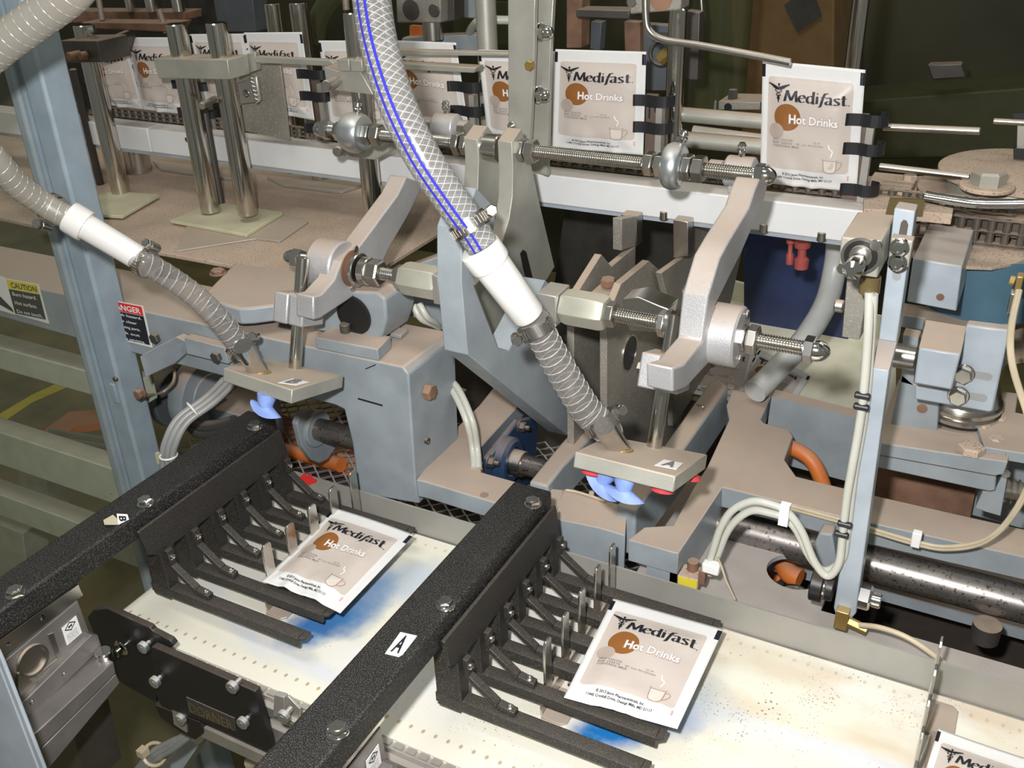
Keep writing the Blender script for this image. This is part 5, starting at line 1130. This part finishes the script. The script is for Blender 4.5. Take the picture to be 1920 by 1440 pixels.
MB().add([W(1737, 600, 'y', .975), W(1812, 612, 'y', .975), W(1801, 664, 'y', .926), W(1723, 652, 'y', .926), W(1733, 620, 'y', .975)-X(.01, 'z'), W(1806, 640, 'y', .975)-X(.01, 'z')], [(0, 1, 2, 3), (0, 3, 4), (1, 5, 2), (3, 2, 5, 4), (0, 4, 5, 1)]).build('sloped_cover', 'paint', t)
for sx, sy, bx_, by_ in ((1815, 698, 1807, 700), (1806, 738, 1797, 741)):
    q = MB().pp([(sx+8, sy-3), (sx+40, sy+2), (sx+46, sy+7), (sx+44, sy+14), (sx+38, sy+16), (sx+5, sy+10)], 'y', .9676, .0004).build('slot', 'grey_tube', t)
    p = W(bx_, by_, 'y', .966); MB().rod(p-X(.002, 'y'), p, .0105).hexn(p-X(.002, 'y'), (0, -1, 0), .007, .0088).build('bolt', 'steel_clean', t)
MB().rod(W(1676, 665, 'y', .95), W(1718, 672, 'y', .95), .0125).build('cross_shaft', 'steel_clean', t)
MB().pp([(1693, 628), (1722, 634), (1712, 722), (1690, 716)], 'y', 1.02, .02).build('rear_web', 'paint', t)
MB().pp([(1690, 700), (1760, 758), (1756, 838), (1664, 820)], 'y', 1.02, .06).build('lower_block', 'paint', t, bevel=.0015)
p = W(1729, 766, 'y', 1.0196); MB().lathe(p, (0, -1, 0), [(0, .0055), (.0004, .0055)], 16).build('hole', 'rust', t)
c = W(1790, 822, 'y', 1.06); pr_ = [(0, .040), (.030, .041), (.032, .038), (.036, .038), (.037, .036), (.040, .036), (.041, .041), (.045, .041), (.046, .038), (.050, .041), (.054, .041), (.055, .038), (.059, .040), (.063, .038), (.08, .034), (.105, .034)]
MB().lathe((c.x, c.y, c.z-.004), (0, 0, 1), pr_, 40).build('coupling', 'steel_clean', t)
MB().lathe((c.x, c.y, c.z+.0325), (0, 0, 1), [(0, .0387), (.004, .0387)], 40).build('rubber_ring', 'black_rubber', t)
c = Vector((W(1845, 520, 'y', 1.2).x, 1.2, .262)); MB().lathe((c.x, c.y, .205), (0, 0, 1), [(0, .052), (.012, .066), (.060, .068), (.085, .066)], 48).build('motor_body', 'motor_blue', t)
MB().lathe((c.x, c.y, .150), (0, 0, 1), [(0, .03), (.06, .03)], 32).build('motor_neck', 'steel', t)
MB().lathe((c.x+.01, c.y, .172), (0, 0, 1), [(0, .072), (.006, .072)], 48).build('motor_flange', 'dustplate', t)
zb_ = W(1760, 850, 'y', .975).z
MB().pp([(1640, 829), (1890, 866), (1882, 890), (1868, 892), (1866, 920), (1855, 922), (1640, 876)], 'y', .975, .16).build('base_block', 'paint', t, bevel=.0015)
MB().pp([(1645, 852), (1868, 892), (1868, 893.5), (1645, 853.5)], 'y', .9745, .0008).build('seam', 'dark_steel', t)
zt_ = W(1880, 866, 'y', .975).z
for a, b, r_ in ((1820, 843, .0135), (1841, 803, .0075), (1866, 828, .0075), (1872, 789, .0075)):
    p = W(a, b+4, 'z', zt_); MB().hexn(p, (0, 0, 1), .008, r_, .3).build('bolt', 'dustplate', t)
MB().pp([(1846, 838), (1990, 862), (1990, 790), (1890, 770), (1830, 790)], 'z', zt_+.006, -.012).build('side_plate', 'paint', t, bevel=.001)
t = thing('spring_adjuster', W(1890, 930, 'y', .99), 'grey bracket with a threaded adjuster at the right edge', 'adjuster')
MB().pp([(1842, 922), (1866, 918), (1884, 880), (1886, 850), (1888, 900), (1876, 968), (1848, 960), (1828, 952)], 'y', .985, .03).build('bracket', 'paint', t, bevel=.002)
MB().thread(W(1880, 918, 'y', 1.0), W(1990, 938, 'y', 1.0), .0145, .006, 16, .004).build('coarse_thread', 'steel', t)
p = W(1886, 886, 'y', .984); MB().rod(p-X(.004, 'y'), p, .005).build('screw', 'chrome', t)
t = thing('brown_trough', W(1740, 920, 'y', 1.1), 'brown oily trough seen below the grey base block', 'trough')
MB().pp([(1640, 870), (1830, 915), (1818, 975), (1640, 930)], 'y', 1.10, .01).build('rear_sheet', 'rust', t)
MB().pp([(1640, 930), (1818, 975), (1830, 990), (1640, 945)], 'z', .03, -.01).build('lip', 'rust', t)
# ================= follower lever post =================
t = thing('follower_lever', W(1600, 1100, 'y', .80), 'tall pale blue kinked lever with a slot at its top', 'lever')
MB().pp([(1677, 390), (1716, 396), (1681, 642), (1647, 637)], 'y', .835, .020).build('upper_arm', 'paint_light', t, bevel=.0012)
a = [W(1647, 637, 'y', .835), W(1681, 642, 'y', .835), W(1667, 694, 'y', .805), W(1633, 689, 'y', .805)]
MB().poly(a, (0, .020, 0)).build('kink', 'paint_light', t)
MB().pp([(1633, 689), (1667, 694), (1605, 1150), (1597, 1160), (1566, 1152), (1563, 1140)], 'y', .805, .020).build('lower_arm', 'paint_light', t, bevel=.0012)
MB().pp([(1689, 418), (1694, 412), (1700, 414), (1703, 422), (1699, 446), (1684, 444)], 'y', .8345, .0006).build('slot', 'dark_steel', t)
MB().pp([(1673, 512), (1690, 514), (1688, 524), (1680, 527), (1673, 522)], 'y', .8345, .0006).build('slot', 'grey_tube', t)
MB().pp([(1671, 446), (1712, 452), (1703, 502), (1664, 496)], 'y', .822, .013).build('clamp_plate', 'brushed', t, bevel=.001)
for a, b in ((1686, 465), (1682, 493)): p = W(a, b, 'y', .818); MB().rod(p, p+X(.004, 'y'), .0078, 24, .0005).lathe(p, (0, -1, 0), [(0, .0062), (.004, .0060), (.0050, .0045), (.0050, .0027), (.003, .0024)], 22).build('button_screw', 'chrome', t)
p = W(1600, 1113, 'y', .80); MB().hexn(p+X(.006), (1, 0, 0), .011, .0125).rod(p+X(.017), p+X(.026), .008).build('hex_nut', 'chrome', t)
p = W(1576, 1108, 'y', .81); MB().rod(p-X(.028), p-X(.016), .017).rod(p-X(.016), p-X(.006), .013).build('roller', 'black', t)
MB().rod(p-X(.0165), p-X(.013), .0145).build('roller_ring', 'chrome', t)
MB().box(W(1562, 1178, 'y', .795), W(1592, 1152, 'y', .795)+X(.018, 'y')).build('fitting', 'brass', t, bevel=.001)
a = W(1590, 1165, 'y', .80); MB().cyl(a, a+Vector((.018, 0, -.004)), .005, 6).build('nipple', 'brass', t)
one(MB().tube([W(1612, 1172, 'y', .795), W(1650, 1177, 'y', .79), W(1700, 1195, 'y', .786), W(1750, 1228, 'y', .783), W(1790, 1262, 'y', .782)], .0028).build('oil_tube', 'tan_tube'), 'thin tan tube running along the deck from the brass fitting', 'tube')
t = thing('air_cylinder', W(1612, 480, 'y', .79), 'square dusty air cylinder with a chrome plunger beside the pale blue lever', 'cylinder')
MB().pp([(1577, 444), (1653, 452), (1645, 522), (1571, 510)], 'y', .792, .07).build('body', 'brushed', t, bevel=.0015)
p = W(1614, 480, 'y', .7918); MB().lathe(p, (0, -1, 0), [(0, .0132), (.0006, .0132)], 32).build('recess', 'black', t); MB().lathe(p, (0, -1, 0), [(.0004, .0158), (.001, .0158), (.001, .0136), (.0002, .0134)], 32).build('bore_rim', 'steel', t)
MB().lathe(p, (0, -1, 0), [(0, .0095), (.002, .009)], 24).build('gland', 'steel', t)
MB().lathe(p, (0, -1, 0), [(0, .0062), (.020, .0062), (.021, .0078), (.034, .0078), (.038, .004)], 24).build('plunger', 'chrome', t)
for a, b in ((1642, 460), (1580, 504)): p = W(a, b, 'y', .7918); MB().lathe(p, (0, -1, 0), [(0, .0048), (.0012, .0044), (.0012, .002)], 18).build('corner_screw', 'steel_clean', t)
MB().rod(W(1633, 517, 'y', .81), W(1629, 550, 'y', .81), .0085).build('elbow_fitting', 'amber', t)
MB().pp([(1588, 520), (1630, 524), (1612, 638), (1578, 632)], 'y', .86, .02).build('rear_bracket', 'plate_steel', t, bevel=.001)
p = W(1582, 575, 'y', .86); MB().rod(p-X(.008), p, .006).build('stop_screw', 'steel', t)
t = thing('white_air_tubes', W(1450, 950, 'y', .80), 'pair of white air tubes looping down from the air cylinder to the sensor', 'tube')
p1 = [(1630, 548), (1628, 620), (1620, 730), (1611, 800), (1597, 880), (1588, 933), (1580, 1000), (1573, 1055), (1552, 1080), (1527, 1053), (1503, 996), (1476, 960), (1444, 945), (1409, 940), (1373, 957), (1351, 990), (1336, 1035), (1322, 1072)]
p2 = [(1638, 552), (1634, 620), (1626, 730), (1617, 800), (1603, 880), (1596, 933), (1588, 1000), (1578, 1050), (1545, 1070), (1517, 1042), (1492, 992), (1468, 970), (1444, 962), (1412, 957), (1384, 972), (1362, 1000), (1346, 1040), (1330, 1076)]
for P_, y0 in ((p1, .795), (p2, .803)):
    MB().tube([W(a, b, 'y', (.80 if k < 1 else y0)) for k, (a, b) in enumerate(P_)], .0039, 14).build('tube', 'white_tube', t)
for a, b in ((1616, 742), (1614, 763), (1583, 983), (1577, 1002)): q = W(a, b, 'y', .7925); MB().rod(q-Vector((.006, 0, 0)), q+Vector((.007, 0, 0)), .0032).build('tie', 'black_rubber', t)
p = W(1472, 965, 'y', .793); MB().box(p-Vector((.005, .004, .011)), p+Vector((.004, .004, .012))).build('cable_tie', 'sticker_white', t)
p = W(1332, 1062, 'y', .79); MB().box(p-Vector((.008, .005, .007)), p+Vector((.010, .006, .005))).build('cable_tie', 'sticker_white', t, bevel=.002)
one(MB().tube([W(1345, 1045, 'y', .79), W(1352, 1060, 'y', .79), W(1362, 1090, 'y', .785), W(1378, 1124, 'y', .783)], .0012).build('thin_wire', 'tan_tube'), 'thin tan wire hanging from the white cable tie', 'wire')
t = thing('sensor_box', W(1290, 1085, 'y', .79), 'small dusty sensor block with a yellow face behind the aluminium fence', 'sensor')
MB().pp([(1270, 1079), (1309, 1088), (1307, 1108), (1270, 1102)], 'y', .785, .022).build('body', 'dustplate', t, bevel=.001)
MB().pp([(1271, 1080.5), (1307, 1089), (1305.5, 1107), (1271, 1101)], 'y', .7846, .0006).build('yellow_face', 'yellow', t)
p = W(1300, 1052, 'y', .80); MB().cyl(p-X(.012, 'z'), p, .006, 12).build('stud', 'rust', t)
p = W(1316, 1080, 'y', .788); MB().box(p-Vector((.003, .003, .008)), p+Vector((.004, .006, .008))).build('plug', 'rust', t)
# shafts and orange hoses under the right frame
a, b = W(1350, 985, 'y', .93), W(1920, 1130, 'y', .93); zc = (a.z+b.z)/2
one(MB().cyl((a.x-.0, .93, zc), (.30, .93, zc), .0205, 36).build('main_shaft', 'shaft'), 'thick oily steel shaft running right below the dusty frame', 'shaft')
for q, lab in (([(1455, 828), (1490, 842), (1520, 862), (1540, 900), (1548, 940), (1545, 1000), (1520, 1040), (1500, 1075)], 'orange hose curving out of the notch in the dusty frame'), ([(1425, 960), (1440, 985), (1430, 1040), (1460, 1085)], 'orange hose behind the left end of the steel shaft')):
    one(MB().tube([W(a, b, 'y', 1.085-.006*k) for k, (a, b) in enumerate(q)], .0095, 16).build('orange_hose', 'orange'), lab, 'hose')
one(MB().tube([W(1470, 1058, 'z', -.05), W(1480, 1075, 'z', -.05), W(1500, 1085, 'z', -.05)], .012, 14).build('orange_elbow', 'orange'), 'orange elbow seen through the round hole in the deck', 'hose')
p = hole+Vector((.004, .0, -.045)); one(MB().ring(p, (.2, -.3, 1), .022, .004, 28).build('chrome_ring', 'chrome'), 'chrome ring seen inside the round hole in the deck', 'ring')
one(MB().pp([(1536, 1000), (1560, 1002), (1570, 1060), (1530, 1070), (1526, 1020)], 'y', .90, .02).build('shaft_hanger', 'paint', bevel=.002), 'grey hanger lug around the shaft left of the pale lever', 'hanger')
p = W(1852, 1170, 'y', .90); one(MB().cyl(p-X(.02, 'z'), p, .014, 20).build('dark_boss', 'dark_steel'), 'dark round boss in the shadow under the shaft', 'boss')
t = thing('tan_tubes', W(1750, 1030, 'y', .93), 'pair of thin tan tubes sweeping along the frame and up the right edge', 'tube')
for o_ in (0, 5):
    MB().tube([W(1480, 948+o_, 'y', .925), W(1590, 978+o_, 'y', .915), W(1715, 1015+o_, 'y', .90), W(1780, 1025+o_, 'y', .90), W(1850, 1010+o_, 'y', .90), W(1900+o_, 960, 'y', .90), W(1935+o_, 880, 'y', .90), W(1930+o_, 800, 'y', .90), W(1897+o_, 690, 'y', .92), W(1893+o_, 620, 'y', .95), W(1908+o_, 545, 'y', 1.0)], .0022, 10).build('tube', 'tan_tube', t)
p = W(1719, 1012, 'y', .897); MB().box(p-Vector((.005, .004, .008)), p+Vector((.004, .004, .010))).build('cable_tie', 'sticker_white', t, bevel=.001)
t = thing('brass_fitting', W(1905, 530, 'y', 1.05), 'brass elbow fitting right of the dark blue motor', 'fitting')
MB().box(W(1900, 548, 'y', 1.05), W(1920, 520, 'y', 1.05)+X(.014, 'y')).build('body', 'brass', t, bevel=.001); MB().cyl(W(1893, 525, 'y', 1.055), W(1902, 527, 'y', 1.055), .005, 10).build('nipple', 'brass', t)
MB().box(W(1886, 588, 'y', 1.09), W(1906, 552, 'y', 1.09)+X(.014, 'y')).build('lower_body', 'steel', t, bevel=.001)
# cream tray with fallen pouches, grey bent tube
t = thing('reject_tray', W(1500, 680, 'z', .0), 'cream plastic tray behind the bed catching fallen pouches', 'tray')
MB().pp([(1280, 600), (1330, 552), (1680, 640), (1680, 830), (1250, 730)], 'z', .0, -.008).build('tray_floor', 'tray', t)
MB().poly([W(1330, 552, 'z', 0), W(1680, 640, 'z', 0), W(1680, 640, 'z', 0)+X(.035, 'z'), W(1330, 552, 'z', 0)+X(.035, 'z')], (0, .008, 0)).build('tray_wall', 'tray', t)
z_ = .004
pouch([W(1310, 640, 'z', z_), W(1420, 655, 'z', z_), W(1285, 735, 'z', z_), W(1395, 760, 'z', z_)], 'fallen cocoa pouch in the cream tray, the left one of two', 'cocoa pouches', .004, 20)
pouch([W(1425, 655, 'z', z_), W(1520, 705, 'z', z_), W(1370, 735, 'z', z_), W(1475, 775, 'z', z_)], 'fallen cocoa pouch in the cream tray under the grey bent tube', 'cocoa pouches', .004, 22)
o = one(MB().tube([W(1572, 448, 'y', 1.30), W(1566, 500, 'y', 1.30), W(1548, 570, 'y', 1.27), W(1505, 640, 'y', 1.22), W(1450, 700, 'y', 1.16), W(1415, 735, 'y', 1.12)], .0155, 20).build('bent_tube', 'poly_tube'), 'bent translucent grey tube from the white rail down to the tray', 'tube')
for a, b, r_, lab in ((1505, 452, .011, 'red plastic tag hanging under the white rail'), (1483, 444, .006, 'small red bead under the white rail')):
    p = W(a, b, 'y', 1.2); one(MB().lathe(p, (.05, 0, -1), [(0, r_), (.008, r_*.9), (.010, r_*.5), (.020, r_*.5), (.024, r_*.85), (.036, r_*.8)], 12).build('red_tag', 'red_dull'), lab, 'tag')
# ================= upper background machinery =================
rb = [(([(100, 20), (345, 22), (345, 38), (100, 44)], 1.50, .05, 'rust'), 'rusty brown beam at the top left'), (([(150, 42), (325, 44), (315, 60), (180, 54)], 1.40, .05, 'rust'), 'rusty brown shelf below the top left beam'),
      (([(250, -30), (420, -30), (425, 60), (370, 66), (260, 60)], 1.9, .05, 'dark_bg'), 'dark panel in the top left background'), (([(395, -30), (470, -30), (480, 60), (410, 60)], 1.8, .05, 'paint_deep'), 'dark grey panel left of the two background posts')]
for (pts, y, th, m), lab in rb: one(MB().pp(pts, 'y', y, th).build('background_panel' if m != 'rust' else 'rusty_beam', m, bevel=.002), lab, 'panel' if m != 'rust' else 'beam')
for (a, b), (c, d), lab in (((180, -30), (192, 38), 'threaded rod at the top left above the dark block'), ((298, 18), (312, 62), 'short threaded rod leaning near the top left beam'), ((645, -30), (650, 22), 'thin threaded rod above the post at the striped hose')):
    one(MB().thread(W(a, b, 'y', 1.35 if a > 600 else 1.42), W(c, d, 'y', 1.35 if a > 600 else 1.42), .006, .003, 12, .0015).build('screw_rod', 'steel'), lab, 'rod')
for x_, w_, lab in ((245, .009, 'slim chromed rod at the top edge above the rusty beam'), (285, .012, 'chromed rod at the top edge beside the slim one'), (335, .012, 'chromed rod at the top edge left of the post pair')):
    c = W(x_, 15, 'y', 1.5); one(MB().rod((c.x, 1.5, W(x_, 22, 'y', 1.5).z), (c.x, 1.5, W(x_, -60, 'y', 1.5).z), w_).build('top_rod', 'steel_clean'), lab, 'rod')
t = thing('upper_slide', W(790, 20, 'y', 1.3), 'grey slide block on a chromed shaft at the top behind the pouches', 'slide')
MB().pp([(740, -60), (826, -60), (826, 43), (744, 43)], 'y', 1.28, .05).build('block', 'plate_steel', t, bevel=.002)
MB().pp([(826, -60), (850, -60), (852, 38), (828, 43)], 'y', 1.30, .03).build('side_block', 'dark_steel', t, bevel=.001)
p = W(770, 18, 'y', 1.279); MB().rod(p, p+X(.002, 'y'), .015).build('bushing', 'dark_steel', t); p = W(813, 20, 'y', 1.278); MB().rod(p, p+X(.003, 'y'), .0095).build('screw', 'dark_steel', t)
c = W(812, 70, 'y', 1.30); MB().rod((c.x, 1.30, W(812, 75, 'y', 1.3).z), (c.x, 1.30, W(812, 35, 'y', 1.3).z), .015).build('shaft', 'steel_clean', t)
one(MB().pp([(755, 70), (898, 64), (905, 95), (740, 95)], 'y', 1.33, .03).build('slide_foot_plate', 'paint', bevel=.002), 'grey base below the upper slide block', 'base')
one(MB().pp([(768, 48), (800, 50), (800, 74), (768, 74)], 'y', 1.345, .01).build('orange_plug', 'orange', ), 'orange plug behind the chromed shaft of the upper slide', 'plug')
one(MB().pp([(864, -40), (895, -40), (897, 35), (868, 34)], 'y', 1.5, .02).build('hanging_plate', 'paint', bevel=.002), 'small pale plate hanging at the top left of the brown post', 'plate')
vpost((908, -60), (914, 92), .0145, 1.25, 'dusty brown round post at the top left of the tall upright', m='brushed', zb=.33)
one(MB().tube([W(878, 66, 'y', 1.35), W(888, 48, 'y', 1.30), W(905, 38, 'y', 1.272), W(960, 38, 'y', 1.29)], .006).build('pale_tube', 'white_tube'), 'pale tube crossing behind the brown round post', 'tube')
one(MB().pp([(850, 5), (960, 5), (960, 85), (850, 75)], 'y', 1.9, .02).build('green_panel', 'dull_green'), 'dull green panel behind the brown round post', 'panel')
one(MB().tube([W(590, 78, 'y', 1.6), W(596, 40, 'y', 1.6), W(615, 5, 'y', 1.6), W(650, -30, 'y', 1.6)], .020, 20).build('arched_tube', 'clear_tube'), 'greenish clear arched tube left of the striped hose', 'tube')
t = thing('upper_right_frame', W(1120, 30, 'y', 1.4), 'dark frame of beams behind the second upright pouch', 'frame')
MB().pp([(1080, 18), (1180, 20), (1180, 36), (1080, 32)], 'y', 1.35, .04).build('beam', 'dark_steel', t, bevel=.001)
MB().pp([(1062, -60), (1092, -60), (1090, 90), (1062, 90)], 'y', 1.40, .03).build('beam', 'rust', t, bevel=.001)
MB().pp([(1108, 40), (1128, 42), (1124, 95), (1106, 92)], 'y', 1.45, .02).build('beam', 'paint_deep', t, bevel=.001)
MB().pp([(1170, 40), (1200, 42), (1200, 170), (1172, 120)], 'y', 1.42, .02).build('beam', 'rust', t, bevel=.001)
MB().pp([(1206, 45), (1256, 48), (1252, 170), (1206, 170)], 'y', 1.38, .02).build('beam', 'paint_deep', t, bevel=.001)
MB().pp([(1286, 20), (1312, 24), (1308, 150), (1284, 150)], 'y', 1.36, .02).build('beam', 'dark_steel', t, bevel=.001)
p = W(1240, 100, 'y', 1.36); MB().ring(p, (.2, -1, .1), .016, .0025, 22).build('key_ring', 'dark_steel', t); MB().cyl(W(1238, 112, 'y', 1.34), W(1253, 98, 'y', 1.34), .009, 14).build('brass_knob', 'brass', t)
MB().pp([(1230, 64), (1260, 66), (1258, 76), (1230, 74)], 'y', 1.34, .02).build('collar', 'steel_clean', t)
one(MB().tube([W(1312, -30, 'y', 1.4), W(1316, 20, 'y', 1.4), W(1314, 60, 'y', 1.4)], .0025).build('dark_cable', 'steel'), 'thin shiny cable hanging right of the chromed post', 'cable')
for a, b, c_, lab in ((1790, 540, 1.9, 0),): pass
one(MB().rod(W(1862, 227, 'y', 1.35), W(1960, 232, 'y', 1.35), .0035).build('edge_rod', 'steel'), 'short bare rod at the right edge of the photo', 'rod')
t = thing('edge_carrier', W(1910, 270, 'y', 1.35), 'pouch carrier with black clips cut by the right edge', 'carrier')
MB().pp([(1900, 212), (1990, 212), (1990, 232), (1900, 230)], 'y', 1.35, .003).build('spring_clip', 'black_rubber', t); MB().pp([(1900, 278), (1990, 284), (1990, 304), (1900, 298)], 'y', 1.35, .003).build('spring_clip', 'black_rubber', t)
MB().pp([(1908, 230), (1990, 230), (1990, 345), (1905, 340)], 'y', 1.36, .004).build('carrier_plate', 'brushed', t)
